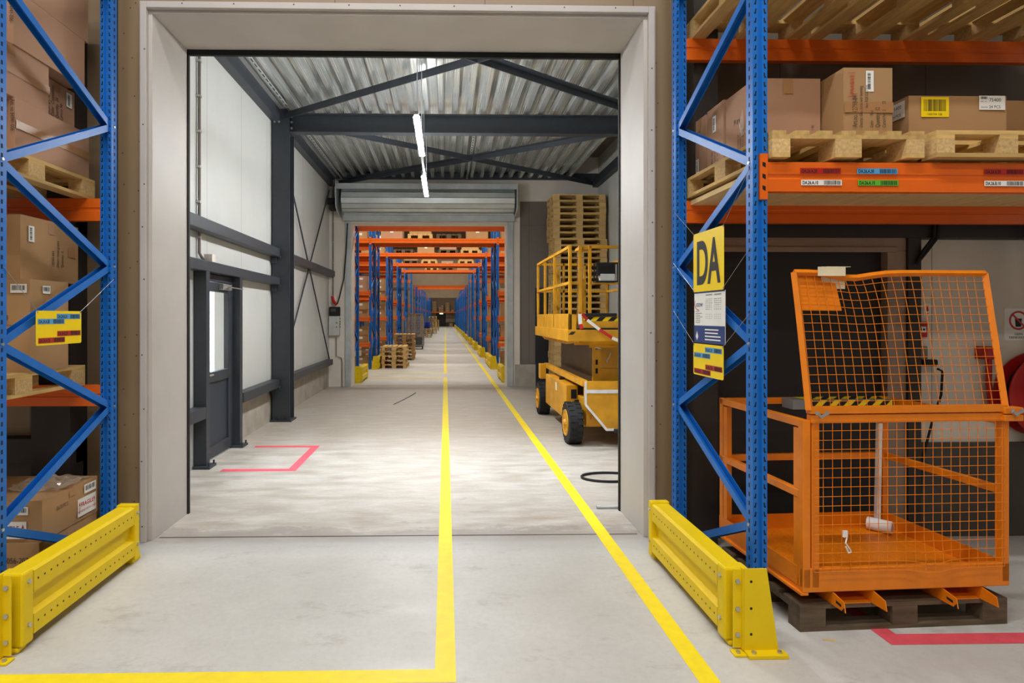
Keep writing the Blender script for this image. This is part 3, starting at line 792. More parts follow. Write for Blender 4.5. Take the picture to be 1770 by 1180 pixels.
# ================================================================ pallets
def pallet_parts(L, W, boards):
    """L along the deck boards (local x), W across; base at z=0, height .144"""
    hx, hy = L / 2, W / 2
    top = MB(); n = len(boards); tot = sum(boards); gap = (W - tot) / (n - 1); y = -hy
    for b in boards: top.box(-hx, hx, y, y + b, .122, .144); y += b + gap
    bw = .145 if L > 1 else .1
    for x in (-hx, -bw / 2, hx - bw): top.box(x, x + bw, -hy, hy, .1, .1215)
    blocks = []
    for x in (-hx, -bw / 2, hx - bw):
        for y, d in ((-hy, .1), (-.0725, .145), (hy - .1, .1)): blocks.append(MB().box(x, x + bw, y, y + d, .022, .0995))
    runs = [MB().box(-hx, hx, y, y + d, 0, .0215) for y, d in ((-hy, .1), (-.0725, .145), (hy - .1, .1))]
    one = MB()
    for m in [top] + blocks + runs:
        k = len(one.v); one.v += m.v; one.f += [[i + k for i in f] for f in m.f]; one.mi += m.mi
    return top, blocks, runs, one
PAL = {}
def pallet(label, loc, rz=0, kind='euro', wood=None, detail=True, group=None, name='wooden_pallet'):
    wood = wood or M_WOOD; key = (kind, wood.name)
    if key not in PAL:
        L, W, bo = {'euro': (1.2, .8, (.145, .1, .145, .1, .145)), 'wide': (.8, 1.2, (.1, .1, .1, .1, .1, .1, .1)), 'seven': (1.2, .84, (.078,) * 7)}[kind]
        top, bl, ru, one = pallet_parts(L, W, bo)
        PAL[key] = (top.mesh('top_deck', wood), [b.mesh('block', M_WOODX if wood is M_WOOD else wood) for b in bl], [r.mesh('bottom_runner', wood) for r in ru], one.mesh('wooden_pallet', wood))
    top, bl, ru, one = PAL[key]
    if not detail:
        o = bpy.data.objects.new(name, one); COL.objects.link(o); o.location = loc; o.rotation_euler = (0, 0, rz)
        return tag(o, label, 'pallet', group)
    t = thing(name, label, 'pallet', loc, rz, group)
    for n, ms in (('top_deck', [top]), ('block', bl), ('bottom_runner', ru)):
        for me in ms:
            o = bpy.data.objects.new(n, me); COL.objects.link(o); o.parent = t
    return t
def nth(i, n, top_first=True):
    return 'topmost' if i == n - 1 else 'bottom one' if i == 0 else ORD[i] + ' from bottom' if i < n / 2 else ORD[n - 1 - i] + ' from top'

# ================================================================ cartons
def carton(label, size, loc, rz=0, m=None, tape='x', group=None, bulge=.006, seed=0):
    """cardboard box with folded flaps and tape; base centre at loc; returns root, faces"""
    w, d, h = size; m = m or M_CARD; rg = random.Random(seed)
    t = thing('cardboard_box', label, 'box', loc, rz, group)
    b = MB(); hx, hy = w / 2, d / 2; e = .004
    # body with faintly bulging sides
    nx, nz = 6, 4
    def side(o, u, v, n):
        o, u, v, n = Vector(o), Vector(u), Vector(v), Vector(n); k = len(b.v)
        for j in range(nz + 1):
            for i in range(nx + 1):
                a, c = i / nx, j / nz; q = o + u * a + v * c + n * bulge * math.sin(math.pi * a) * math.sin(math.pi * c) * rg.uniform(.7, 1.3); b.v.append(q)
        for j in range(nz):
            for i in range(nx): p = k + j * (nx + 1) + i; b.f.append([p, p + 1, p + nx + 2, p + nx + 1]); b.mi.append(0)
    side((-hx, -hy, 0), (w, 0, 0), (0, 0, h), (0, -1, 0)); side((hx, hy, 0), (-w, 0, 0), (0, 0, h), (0, 1, 0))
    side((hx, -hy, 0), (0, d, 0), (0, 0, h), (1, 0, 0)); side((-hx, hy, 0), (0, -d, 0), (0, 0, h), (-1, 0, 0))
    b.quad((-hx, -hy, 0), (-hx, hy, 0), (hx, hy, 0), (hx, -hy, 0))
    if tape == 'x':    # seam along x
        b.quad((-hx, -hy, h), (hx, -hy, h), (hx, -e / 2, h - .002), (-hx, -e / 2, h - .002)); b.quad((-hx, e / 2, h - .002), (hx, e / 2, h - .002), (hx, hy, h), (-hx, hy, h))
        b.quad((-hx, -e / 2, h - .002), (hx, -e / 2, h - .002), (hx, e / 2, h - .002), (-hx, e / 2, h - .002))
    else:
        b.quad((-hx, -hy, h), (-e / 2, -hy, h - .002), (-e / 2, hy, h - .002), (-hx, hy, h)); b.quad((e / 2, -hy, h - .002), (hx, -hy, h), (hx, hy, h), (e / 2, hy, h - .002))
        b.quad((-e / 2, -hy, h - .002), (e / 2, -hy, h - .002), (e / 2, hy, h - .002), (-e / 2, hy, h - .002))
    b.build('body', m, t, smooth=True)
    tp = MB(); tw = .03; dn = h * .22; q = bulge + .0015
    if tape == 'x':
        tp.quad((-hx, -tw, h + .0012), (hx, -tw, h + .0012), (hx, tw, h + .0012), (-hx, tw, h + .0012))
        for s in (-1, 1): tp.quad(*[(s * (hx + q * f), y, z) for y, z, f in ((-tw, h, 0), (tw, h, 0), (tw, h - dn, 1), (-tw, h - dn, 1))])
    else:
        tp.quad((-tw, -hy, h + .0012), (tw, -hy, h + .0012), (tw, hy, h + .0012), (-tw, hy, h + .0012))
        for s in (-1, 1): tp.quad(*[(x, s * (hy + q * f), z) for x, z, f in ((-tw, h, 0), (tw, h, 0), (tw, h - dn, 1), (-tw, h - dn, 1))])
    tp.build('tape', M_TAPE, t)
    q = bulge + .0012
    F = {'front': Face((-hx, -hy - q, 0), (1, 0, 0), (0, 0, 1)), 'right': Face((hx + q, -hy, 0), (0, 1, 0), (0, 0, 1)), 'left': Face((-hx - q, hy, 0), (0, -1, 0), (0, 0, 1))}
    return t, F
def sticker(F, a, b, w, h, t, seed=1, vert=True, m=None):
    """white shipping label with a barcode"""
    p = F.plate('label_sticker', a, a + w, b, b + h, .0012, m or M_WHITE, t)
    if vert: F.barcode(a + w * .2, a + w * .6, b + h * .12, b + h * .88, .0018, M_INK, p, seed=seed, vert=True)
    else: F.barcode(a + w * .1, a + w * .9, b + h * .3, b + h * .85, .0018, M_INK, p, seed=seed)
    return p

# ---- left rack, upper shelf
LPX = -2.93
pallet('pale wooden pallet under the tall carton stack on the upper left shelf', (-2.96, 3.68, 2.5465), R(90), 'euro')
t, F = carton('brown carton with big printed numbers, lowest in the upper left stack', (.66, .72, .325), (-2.91, 3.88, 2.6912), seed=1, m=M_CARDP, tape='y')
for i, (s, z) in enumerate((('Art. no 84941-006', .018), ('Descript. Crystal jar', .012), ('Color  Cappuccino', .012), ('Quantity  24', .018), ('Carton Nr.', .012))):
    F['front'].text(s, .64 - i * .034, .31, z * 2, M_PRINT, t, rot=-90, sx=.7)
sticker(F['front'], .52, .05, .05, .12, t, 3)
F['right'].plate('tape_band', 0, .72, .14, .19, .001, M_TAPE, t)
t, F = carton('brown carton jutting out, second layer of the upper left stack', (.66, .66, .31), (-2.92, 3.5, 3.018), seed=2, m=M_CARDP)
F['right'].plate('tape_band', 0, .66, .13, .18, .001, M_TAPE, t)
t, F = carton('set-back carton with dark print on its side, second layer, upper left stack', (.55, .38, .30), (-2.965, 4.06, 3.018), seed=3, m=M_CARDP)
for i, s in enumerate(('Art.no. 84941-006', 'Descript. Crystal', 'Color  Cappuccino', 'Quantity  24', 'Carton Nr.')):
    F['right'].text(s, .06 + i * .045, .05, .045, M_PRINT, t, rot=90, sx=.62)
sticker(F['right'], .28, .17, .06, .1, t, 4)
t, F = carton('brown carton with printed front, third layer of the upper left stack', (.66, .68, .34), (-2.91, 3.85, 3.33), seed=4, m=M_CARDP, tape='y')
for i, (s, z) in enumerate((('Art. no 84941-006', .018), ('Descript. Crystal jar', .012), ('Color  Capp', .012), ('Quantity  24', .018), ('Carton Nr.', .012))):
    F['front'].text(s, .64 - i * .034, .32, z * 2, M_PRINT, t, rot=-90, sx=.7)
t, F = carton('brown carton, topmost of the upper left stack, cut by the photo edge', (.66, .74, .34), (-2.91, 3.86, 3.672), seed=5, m=M_CARDP)
# ---- left rack, middle shelf
pallet('wooden pallet on the lower left shelf under two big cartons', (-2.97, 3.58, 1.2115), R(90), 'euro')
t, F = carton('large plain carton standing on the lower left shelf pallet', (.70, .36, .575), (-2.91, 3.80, 1.3562), seed=6, tape='y')
sticker(F['front'], .585, .49, .1, .055, t, 5, False); sticker(F['right'], .10, .49, .07, .05, t, 6, False)
F['front'].text('18040-493', .40, .32, .05, M_PRINT, t, sx=.8); F['front'].text('Waterdrum 12.5x30cm', .40, .285, .02, M_PRINT, t); F['front'].text('Quantity  6', .40, .25, .02, M_PRINT, t)
t, F = carton('carton with barcode sticker on top of the large lower left carton', (.66, .56, .40), (-2.95, 3.90, 1.932), seed=7)
sticker(F['right'], .06, .24, .05, .1, t, 7)
for i, s in enumerate(('18040-493', 'Descr. vase green', 'Quantity  6')): F['right'].text(s, .30 + i * .045, .10, .035, M_PRINT, t, rot=90, sx=.7)
F['right'].plate('tape_patch', .44, .52, .18, .24, .0012, M_TAPE, t)
# ---- left rack, on the floor
t, F = carton('lower carton on the floor behind the left barrier', (.66, .58, .32), (-2.805, 3.865, 0), seed=8)
F['front'].text('4056-207', .45, .2, .05, M_PRINT, t, sx=.8); F['front'].text('Orchid leaf 35cm', .45, .16, .02, M_PRINT, t)
F['right'].text('4056-207', .2, .2, .05, M_PRINT, t, sx=.8)
t, F = carton('upper floor carton with red FRAGILE stickers behind the left barrier', (.66, .56, .25), (-2.80, 3.875, .322), seed=9)
def fragile(F, a, b, w, h, t):
    p = F.plate('label_sticker', a, a + w, b, b + h, .0012, M_WHITE, t)
    F.text('FRAGILE', a + w / 2, b + h * .52, h * .34, M_RED, p, h=.0018, sx=.92, align='CENTER', bold=.001); F.text('HANDLE WITH CARE', a + w / 2, b + h * .22, h * .17, M_RED, p, h=.0018, align='CENTER')
    m = MB()
    for x in (a + w * .1, a + w * .9):
        F.rect(m, x - w * .012, x + w * .012, b + h * .15, b + h * .65, .0018)
        m.quad(F.pt(x - w * .04, b + h * .62, .0018), F.pt(x + w * .04, b + h * .62, .0018), F.pt(x, b + h * .85, .0018))
    m.build('arrow_print', M_RED, p)
fragile(F['front'], .36, .02, .21, .105, t); sticker(F['front'], .48, .165, .1, .05, t, 11, False)
F['front'].text('4056-207', .3, .19, .035, M_PRINT, t, sx=.8)
fragile(F['right'], .33, .03, .2, .12, t); sticker(F['right'], .40, .17, .13, .06, t, 12, False)
F['right'].text('5x75 PCS', .12, .15, .035, M_PRINT, t, sx=.8)
# crumpled clear film lying on that carton
rg = random.Random(5); m = MB(); n = 14
film = mat('clear_plastic_film', (214, 200, 180), .12, spec=.8, vary=.02)
film.node_tree.nodes['Principled BSDF'].inputs['Alpha'].default_value = .38
P = [[Vector((-2.845 + .36 * (i / n) + rg.uniform(-.012, .012), 3.76 + .34 * (j / n) + rg.uniform(-.012, .012), .577 + .05 * abs(math.sin(i * .9 + j * .5)) * math.sin(math.pi * i / n) * math.sin(math.pi * j / n) + rg.uniform(.001, .022))) for i in range(n + 1)] for j in range(n + 1)]
for j in range(n):
    for i in range(n): m.quad(P[j][i], P[j][i + 1], P[j + 1][i + 1], P[j + 1][i])
tag(m.build('plastic_film', film), 'crumpled clear plastic film lying on the FRAGILE carton', 'plastic film')

# ---- right rack: board deck and goods on the lower shelf
m = MB(); x = RF_X + UW + .03; k = 0
while x < 4.3:
    m.box(x, x + .148, RK_Y + .052, RK_Y + FD - .072, 2.512, 2.5445); x += .1495
m2 = MB().box(RF_X + UW + .02, 4.42, RK_Y + FD - .071, RK_Y + FD - .022, 2.5452, 2.565)
d_ = m.build('shelf_deck', M_PLY); tag(d_, 'wooden board deck lying between the orange beams of the right rack', 'deck')
pallet('pale wooden pallet with seven board ends, front of the right shelf', (2.19, 3.70, 2.5655), R(90), 'seven')
pallet('second pale pallet along the right shelf, with chipboard blocks', (3.06, 3.68, 2.5655), 0, 'wide')
pallet('third pale pallet along the right shelf at the photo edge', (3.92, 3.68, 2.5655), 0, 'wide')
ZR = 2.7105
t, F = carton('wide pinkish carton just right of the front rack post, right shelf', (.40, .36, .43), (2.07, 3.64, ZR), seed=20, m=M_CARDP, tape='y')
F['front'].text('o', .34, .13, .03, M_PRINT, t); F['left'].text('9 cm', .12, .22, .05, M_PRINT, t, sx=.8)
for i, (a, s) in enumerate(((.24, 'Art.no. 84941'), (.21, 'Descript. Jar'), (.18, 'Quantity 24'))): F['left'].text(s, a, .05, .025, M_PRINT, t, rot=90, sx=.8)
cr = MB(); rg = random.Random(9)
for k in range(7):
    a, b, c = [F['left'].pt(rg.uniform(.2, .3), rg.uniform(.12, .3), rg.uniform(.004, .02)) for _ in range(3)]; cr.quad(a, b, c)
cr.build('torn_tape', film, t)
t, F = carton('pinkish carton second from the front post, seen through the right frame', (.40, .24, .44), (2.06, 3.955, ZR), seed=21, m=M_CARDP)
sticker(F['left'], .10, .26, .05, .11, t, 21); 
for i, s in enumerate(('84941-006', 'Crystal jar', 'Qty 24')): F['left'].text(s, .1 + i * .04, .03, .03, M_PRINT, t, rot=90, sx=.8)
t, F = carton('rearmost pinkish carton seen through the right frame, by the rear post', (.40, .20, .43), (2.055, 4.19, ZR), seed=22, m=M_CARDP)
sticker(F['left'], .06, .04, .05, .1, t, 23)
t, F = carton('tall narrow carton with vertical print and barcode, right shelf', (.285, .40, .42), (2.43, 3.48, ZR), seed=23)
for a, b, s, z in ((.075, .02, 'Art.no. 12798-041', .046), (.105, .02, 'Descript. Glass bottle with humming', .028), (.137, .13, 'deco 9.2X12.53.9cm', .028), (.168, .02, 'Color      Red', .03), (.205, .02, 'Quantity  32', .04), (.24, .02, 'Carton Nr.  0      33', .032)):
    F['front'].text(s, a, b + .055, z * .92, M_PRINT, t, rot=90, sx=.62)
sticker(F['front'], .125, .28, .045, .12, t, 24)
F['front'].text('FRAGILE', .055, .265, .03, M_RED, t, rot=90); 
m = MB()
for b in (.25, .385): F['front'].rect(m, .02, .062, b, b + .003, .0015)
m.build('arrow_print', M_RED, t)
F['front'].plate('tape_band', 0, .285, .16, .22, .001, M_TAPE, t)
t, F = carton('low wide carton with yellow barcode label, right shelf', (.60, .46, .32), (3.09, 3.66, ZR), seed=24)
p = F['front'].plate('label_sticker', .07, .24, .19, .31, .0012, M_SIGNY, t); F['front'].barcode(.085, .22, .225, .295, .0018, M_INK, p, n=24, seed=31); F['front'].text('1200194 108', .15, .2, .018, M_INK, p, h=.0018, align='CENTER')
p = F['front'].plate('label_sticker', .425, .585, .235, .32, .0012, M_WHITE, t); F['front'].text('75400', .485, .285, .03, M_INK, p, h=.0018); F['front'].text('24 PCS', .485, .245, .024, M_INK, p, h=.0018); F['front'].barcode(.435, .475, .3, .315, .0018, M_INK, p, seed=8)
F['front'].text('Art. no.', .435, .282, .012, M_INK, p, h=.0018); F['front'].text('Quantity', .435, .248, .012, M_INK, p, h=.0018)
p = F['left'].plate('label_sticker', .29, .44, .2, .3, .0012, M_WHITE, t); F['left'].text('75400', .34, .26, .03, M_INK, p, h=.0018); F['left'].text('24 PCS', .34, .215, .024, M_INK, p, h=.0018); F['left'].barcode(.3, .335, .275, .293, .0018, M_INK, p, seed=8)
F['left'].text('CAF', .1, .14, .05, M_INK, t)
t, F = carton('carton half cut by the right photo edge, right shelf', (.5, .6, .36), (3.78, 3.9, ZR), seed=25)
sticker(F['left'], .35, .17, .12, .07, t, 40, False)
# pallets on the top shelf of the right rack
for i, (x, s) in enumerate(((2.2, 'nearest the post'), (3.06, 'in the middle'), (3.92, 'at the photo edge'))):
    pallet('pallet on the top shelf of the right rack, seen from below, ' + s, (x, 3.7, 3.73), R(90), 'euro', group='pallets on the top right shelf')

# ---- location stickers on the right front beam
fb = [o for o in rr.children if o.name.startswith('shelf_beam')][0]
FB = Face((0, -.0012, 0), (1, 0, 0), (0, 0, 1)); bx0 = 1.645 - RF_X - .0
def loc_sticker(F, a, b, w, h, txt, m, par, hh=.0015):
    p = F.plate('location_sticker', a, a + w, b, b + h, hh, m, par)
    F.text(txt, a + w * .03, b + h * .2, h * .85, M_INK, p, h=hh + .0006, sx=.72 if len(txt) > 8 else .9, bold=.0007)
    F.barcode(a + w * .56, a + w * .97, b + h * .12, b + h * .88, hh + .0006, M_INK, p, n=22, seed=len(txt) + int(b * 1000))
for u, z, s, m in ((1.94, 2.482, 'DA.26.A.20', M_SIGNR), (2.255, 2.482, 'DA.26.A.30', M_SIGNB), (1.945, 2.418, 'DA.26.A.10', M_WHITE), (2.26, 2.418, 'DA.26.A.15', M_SIGNG), (2.965, 2.482, 'DA.26.B.20', M_SIGNR), (2.965, 2.418, 'DA.26.B.10', M_WHITE)):
    loc_sticker(FB, u - RF_X, z, .225, .03, s, m, fb, .004)

# ---- hanging signs
def wire(mb, p, q): mb.cyl(p, q, .0016, 6)
def sign_plate(name, label, o, u, w, h, m, rnd=.012):
    t = thing(name, label, 'sign', o); F = Face((0, 0, 0), u, (0, 0, 1))
    pts = []
    for cx, cz, a0 in ((w - rnd, h - rnd, 0), (rnd, h - rnd, 90), (rnd, rnd, 180), (w - rnd, rnd, 270)):
        pts += [(cx + rnd * math.cos(R(a0 + k * 22.5)), cz + rnd * math.sin(R(a0 + k * 22.5))) for k in range(5)]
    mb = MB(); n = len(pts); vs = [F.pt(a, b, -.003) for a, b in pts] + [F.pt(a, b, 0) for a, b in pts]
    mb._add(vs, [tuple(range(n - 1, -1, -1)), tuple(range(n, 2 * n))] + [(i, (i + 1) % n, n + (i + 1) % n, n + i) for i in range(n)])
    mb.build('plate', m, t)
    return t, F
def wires(t, o, ends):
    for p, q in ends:
        m = MB(); wire(m, Vector(p) - Vector(o), Vector(q) - Vector(o) + Vector((0, 0, .004))); m.tube([Vector(q) - Vector(o) + Vector((0, .006 * math.cos(k), .006 * math.sin(k))) for k in range(6)], .0016, 5, True)
        m.build('hanging_wire', M_WIRE, t)
XS = RF_X - .02
o = (XS, 3.84, 1.862); t, F = sign_plate('location_sign', 'yellow sign with the black letters DA on the right rack frame', o, (0, -1, 0), .42, .385, M_SIGNY)
F.text('DA', .045, .055, .385, M_INK, t, h=.001, sx=.6, bold=.011)
XW = RF_X - .004
wires(t, o, (((XW, 4.215, 2.47), (XS, 3.835, 2.242)), ((XW, 3.15, 2.52), (XS, 3.425, 2.242)), ((XW, 4.215, 2.09), (XS, 3.835, 1.87)), ((XW, 3.15, 2.08), (XS, 3.425, 1.87))))
o = (XS + .006, 3.84, 1.53); t, F = sign_plate('load_sign', 'white load table sign with blue footer hanging below the DA sign', o, (0, -1, 0), .425, .33, M_WHITE, .004)
F.plate('footer', 0, .425, 0, .112, .0012, M_SIGNBLUE, t); F.plate('header', 0, .425, .322, .33, .0012, M_SIGNBLUE, t)
F.text('stow', .03, .235, .05, M_SIGNBLUE, t)
m = MB(); m2 = MB()
for k in range(9):
    a0, a1 = R(150 + k * 14), R(150 + (k + 1) * 14); c = (.07, .255)
    for q, (r0, r1) in ((m, (.05, .056)), ):
        q.quad(*[F.pt(c[0] + r * math.cos(a) * 1.15, c[1] + r * math.sin(a) * .8, .0014) for r, a in ((r0, a0), (r1, a0), (r1, a1), (r0, a1))])
m.build('logo_swoosh', M_RED, t)
m = MB(); rg = random.Random(2)
for cx in (.17, .29):
    F.rect(m, cx, cx + .09, .305, .311, .0014)
    for r in range(6): 
        for c in range(4): F.rect(m, cx + c * .024, cx + c * .024 + rg.uniform(.008, .018), .215 + r * .013, .2185 + r * .013, .0014)
    for r in range(3): 
        for c in range(4): F.rect(m, cx + c * .024, cx + c * .024 + .012, .158 + r * .013, .1605 + r * .013, .0014)
for r in range(7): F.rect(m, .02, .02 + rg.uniform(.03, .11), .13 + r * .012, .1335 + r * .012, .0014)
m.build('table_print', mat('grey_print', (120, 120, 124), .6, vary=0), t)
m = MB()
for r in range(4): F.rect(m, .16, .16 + rg.uniform(.14, .22), .02 + r * .021, .028 + r * .021, .0018)
m.quad(F.pt(.045, .015, .0018), F.pt(.065, .04, .0018), F.pt(.045, .075, .0018), F.pt(.025, .04, .0018)); m.build('footer_print', M_WHITE, t)
wires(t, o, ())
def loc_sign(label, o, u, txts, ends):
    t, F = sign_plate('location_sign', label, o, u, .415, .205, M_SIGNY)
    p = [c for c in t.children][0]
    for (a, b, s, m) in txts: loc_sticker(F, a, b, .225 if a > .1 else .235, .032, s, m, p, .0015)
    wires(t, o, ends)
o = (XS, 3.84, 1.318)
loc_sign('small yellow sign with blue and red stickers, lowest on the right frame', o, (0, -1, 0), ((.175, .155, 'DA.26.C.30', M_SIGNB), (.012, .115, 'DA.26.B.30', M_SIGNB), (.18, .045, 'DA.26.C.20', M_SIGNR), (.015, .01, 'DA.26.B.20', M_SIGNR)),
         (((XW, 4.215, 1.74), (XS, 3.83, 1.515)), ((XW, 3.15, 1.72), (XS, 3.43, 1.515))))
XL = LF_X + UW + .02
o = (XL, 3.40, 1.53)
loc_sign('yellow sign with blue and red stickers hanging on the left rack frame', o, (0, 1, 0), ((.175, .155, 'DA.24.B.30', M_SIGNB), (.012, .125, 'DA.24.A.30', M_SIGNB), (.18, .05, 'DA.24.B.20', M_SIGNR), (.015, .012, 'DA.24.A.20', M_SIGNR)),
         (((XL - .016, 3.18, 1.965), (XL, 3.41, 1.727)), ((XL - .016, 4.215, 1.97), (XL, 3.805, 1.727))))

# ================================================================ orange work cage on an old pallet
CR = R(2.9)
pallet('old dark grey pallet on the floor under the orange cage', (2.49, 3.51, 0), CR, 'euro', M_WOODOLD)
cg = thing('work_cage', 'orange wire mesh man cage standing on a dark pallet at the right', 'cage', (1.915, 3.06, .1445), CR)
CW, CD = 1.19, .86
def P(name, mb, m=M_CAGE, par=None, **k): return mb.build(name, m, par or cg, **k)
m = MB(); m.box(0, CW, 0, .03, .075, .205); P('front_rail', m, bevel=.006)
m = MB(); m.box(0.005, CW - .005, .03, CD, .075, .1); P('floor_plate', m)
# tread pattern on the plate
m = MB(); rg = random.Random(3)
for i in range(26):
    for j_ in range(17):
        x, y = .05 + i * .043, .06 + j_ * .046; s = 1 if (i + j_) % 2 else -1
        m.bar((x - .011, y - s * .011, .101), (x + .011, y + s * .011, .101), .006, .003)
o = P('tread_pattern', m); tag(o, kind='stuff')
m = MB(); m.box(.0, CW, CD - .004, CD, .1, .2); P('toe_board', m); m = MB(); m.box(CW - .004, CW, .03, CD, .1, .2); P('toe_board', m); m = MB(); m.box(0, .004, .05, CD - .05, .1, .2); P('toe_board', m)
m = MB(); m.box(-.012, .03, 0, CD, .062, .075); P('sill_angle', m)
for x0, y0, z1 in ((.0, .0, 1.0), (0, CD - .045, 1.0), (CW - .045, 0, 1.03), (CW - .045, CD - .045, 1.0), (.05, 0, 1.03)):
    m = MB(); m.box(x0, x0 + .042, y0, y0 + .042, .1, z1); P('corner_post', m, bevel=.003)
for y0 in (.045, CD - .09): P('gate_post', MB().box(.004, .038, y0, y0 + .04, .2, .95))
for z in (.96, .575):
    m = MB(); m.box(.0, .035, .04, CD, z, z + .042); P('side_rail', m, bevel=.003)
    m = MB(); m.box(CW - .035, CW, .04, CD, z, z + .042); P('side_rail', m, bevel=.003)
    m = MB(); m.box(.04, CW - .04, CD - .038, CD - .003, z, z + .042); P('rear_rail', m, bevel=.003)
# lower mesh panel
m = MB(); m.box(.04, CW + .02, -.012, .03, .985, 1.03); P('top_rail', m, bevel=.003)
def mesh_panel(x0, x1, z0, z1, nx, nz, place, bend=None):
    m = MB(); r = .0017
    f = lambda x, z: place(x, z)
    for i in range(nx + 1):
        x = x0 + (x1 - x0) * i / nx
        m.tube([f(x, z0 + (z1 - z0) * k / 10) for k in range(11)], r, 5)
    for j_ in range(nz + 1):
        z = z0 + (z1 - z0) * j_ / nz
        m.tube([f(x0 + (x1 - x0) * k / 14, z) + Vector((0, -.004, 0)) for k in range(15)], r, 5)
    return m
def low(x, z):
    d = math.exp(-((x - .72) ** 2) / .01) * math.exp(-((z - .22) ** 2) / .006)
    return Vector((x, -.008 - .02 * d, z - .018 * d))
P('wire_mesh', mesh_panel(.055, CW - .04, .19, .995, 21, 16, low))
# hinged upper panel leaning back
ZH, HU, LEAN = 1.055, .745, .115
def up(x, z):
    k = (z - ZH) / HU
    sag = .03 * math.exp(-((x - .40) ** 2) / .02) * k ** 3
    kx = .045 * k ** 4 * math.exp(-((x - .45) ** 2) / .08)
    return Vector((x - .0 * k - kx, -.004 + LEAN * k + .02 * sag, z - sag))
hp = MB()
hp.tube([up(.03 + (CW - .06) * k / 14, ZH + HU) for k in range(15)], .018, 4)
for x in (.03, CW - .03): hp.tube([up(x, ZH + HU * k / 8) for k in range(9)], .02, 4)
hp.box(.03, CW - .03, -.02, .02, ZH - .018, ZH + .018)
hinge = P('upper_panel_frame', hp)
P('wire_mesh', mesh_panel(.05, CW - .05, ZH, ZH + HU, 21, 16, up))
m = MB(); pts = [up(x, z) + Vector((0, .014, 0)) for x, z in ((.03, ZH + HU - .21), (.30, ZH + HU - .205), (.30, ZH + HU - .02), (.03, ZH + HU - .005))]
m.quad(*pts); m.quad(*[p + Vector((0, .003, 0)) for p in reversed(pts)]); P('sheet_plate', m)
m = MB(); m.box(CW - .06, CW + .05, -.03, .03, ZH - .03, ZH + .005); m.box(CW - .06, CW + .05, -.03, .03, .985, 1.02); P('hinge_lug', m, bevel=.004)
for x in (.07, CW - .01):
    m = MB(); z = ZH - .03; m.cyl((x, -.03, z), (x, -.05, z), .008, 8)
    for s in (-1, 1): m.bar((x, -.045, z), (x + s * .028, -.05, z + .02), .006, .014); m.disc((x + s * .03, -.052, z + .022), (0, -1, 0), .011, 10)
    P('wing_nut', m, M_ZINC)
# fork pockets with slotted ears
for x in (.17, .80):
    m = MB(); t_ = .006; w_ = .235
    m.box(x, x + t_, .02, CD - .02, 0, .075); m.box(x + w_ - t_, x + w_, .02, CD - .02, 0, .075); m.box(x, x + w_, .02, CD - .02, 0, t_)
    for xx in (x, x + w_ - t_):
        m.quad((xx, .02, .075), (xx, .02, 0.004), (xx, -.085, .005), (xx, -.075, .055)); m.quad((xx + t_, -.075, .055), (xx + t_, -.085, .005), (xx + t_, .02, .004), (xx + t_, .02, .075))
        m.quad((xx, -.085, .005), (xx + t_, -.085, .005), (xx + t_, -.075, .055), (xx, -.075, .055)); m.quad((xx, -.075, .055), (xx + t_, -.075, .055), (xx + t_, .02, .075), (xx, .02, .075))
    m.cur = 1
    for xx, s in ((x + w_ + .0006, 1), (x - .0006, -1), (x + t_ + .0006, 1)):
        m.quad((xx, -.058, .022), (xx, -.02, .028), (xx, -.02, .042), (xx, -.058, .036))
        m.quad((xx, -.083, .004), (xx, -.062, .004), (xx, -.066, .014), (xx, -.08, .03))
    P('fork_pocket', m, [M_CAGE, M_DARKHOLE])
# striped box cover on the rear rail
bx = MB(); bx.box(.42, 1.12, CD - .16, CD - .04, .94, 1.005); cov = P('rear_box', bx, mat('grey_box_paint', (128, 130, 132), .5), bevel=.004)
def hazard(mb, F, a0, a1, b0, b1, w, h=.0008, cur=1):
    """slanted black bars between two edges"""
    mb.cur = cur; a = a0; d = (b1 - b0)
    while a < a1 - w * .2:
        q = [min(a, a1), min(a + w, a1), min(a + w + d, a1), min(a + d, a1)]
        mb.quad(F.pt(q[0], b0, h), F.pt(q[1], b0, h), F.pt(q[2], b1, h), F.pt(q[3], b1, h)); a += 2 * w
FH = Face((.50, CD - .162, .945), (1, 0, 0), (0, 0, 1)); m = MB(); FH.rect(m, 0, .61, 0, .055, .001); hazard(m, FH, 0, .61, 0, .055, .05, .0016); P('hazard_strip', m, [M_SIGNY, M_INK], cov)
FH = Face((.50, CD - .16, 1.006), (1, 0, 0), (0, 1, 0)); m = MB(); FH.rect(m, 0, .61, 0, .12, .001); hazard(m, FH, 0, .61, 0, .12, .05, .0016); P('hazard_strip', m, [M_SIGNY, M_INK], cov)
# loose things in and on the cage
def cage_pt(x, y, z): return (1.915 + x * math.cos(CR) - y * math.sin(CR), 3.06 + x * math.sin(CR) + y * math.cos(CR), .1445 + z)
m = MB(); a, b = Vector((0, -.07, 0)), Vector((0, .07, 0)); m.lathe([(.025, -.07), (.042, -.07), (.042, .07), (.025, .07), (.025, -.07)], (0, 0, 0), 'y', 20)
o = m.build('paper_roll', M_WHITE, smooth=True); o.location = cage_pt(1.06, .74, .145); o.rotation_euler = (0, 0, R(40)); tag(o, 'small white roll lying on the orange cage floor', 'roll')
m = MB(); m.bar((0, 0, 0), (.015, .0, .72), .02, .004, (0, 1, 0)); m.bar((-.013, .013, 0), (.002, .013, .72), .004, .03, (0, 1, 0))
o = m.build('edge_strip', M_WHITE); o.location = cage_pt(1.095, .79, .105); tag(o, 'white plastic edge strip leaning upright in the rear cage corner', 'strip')
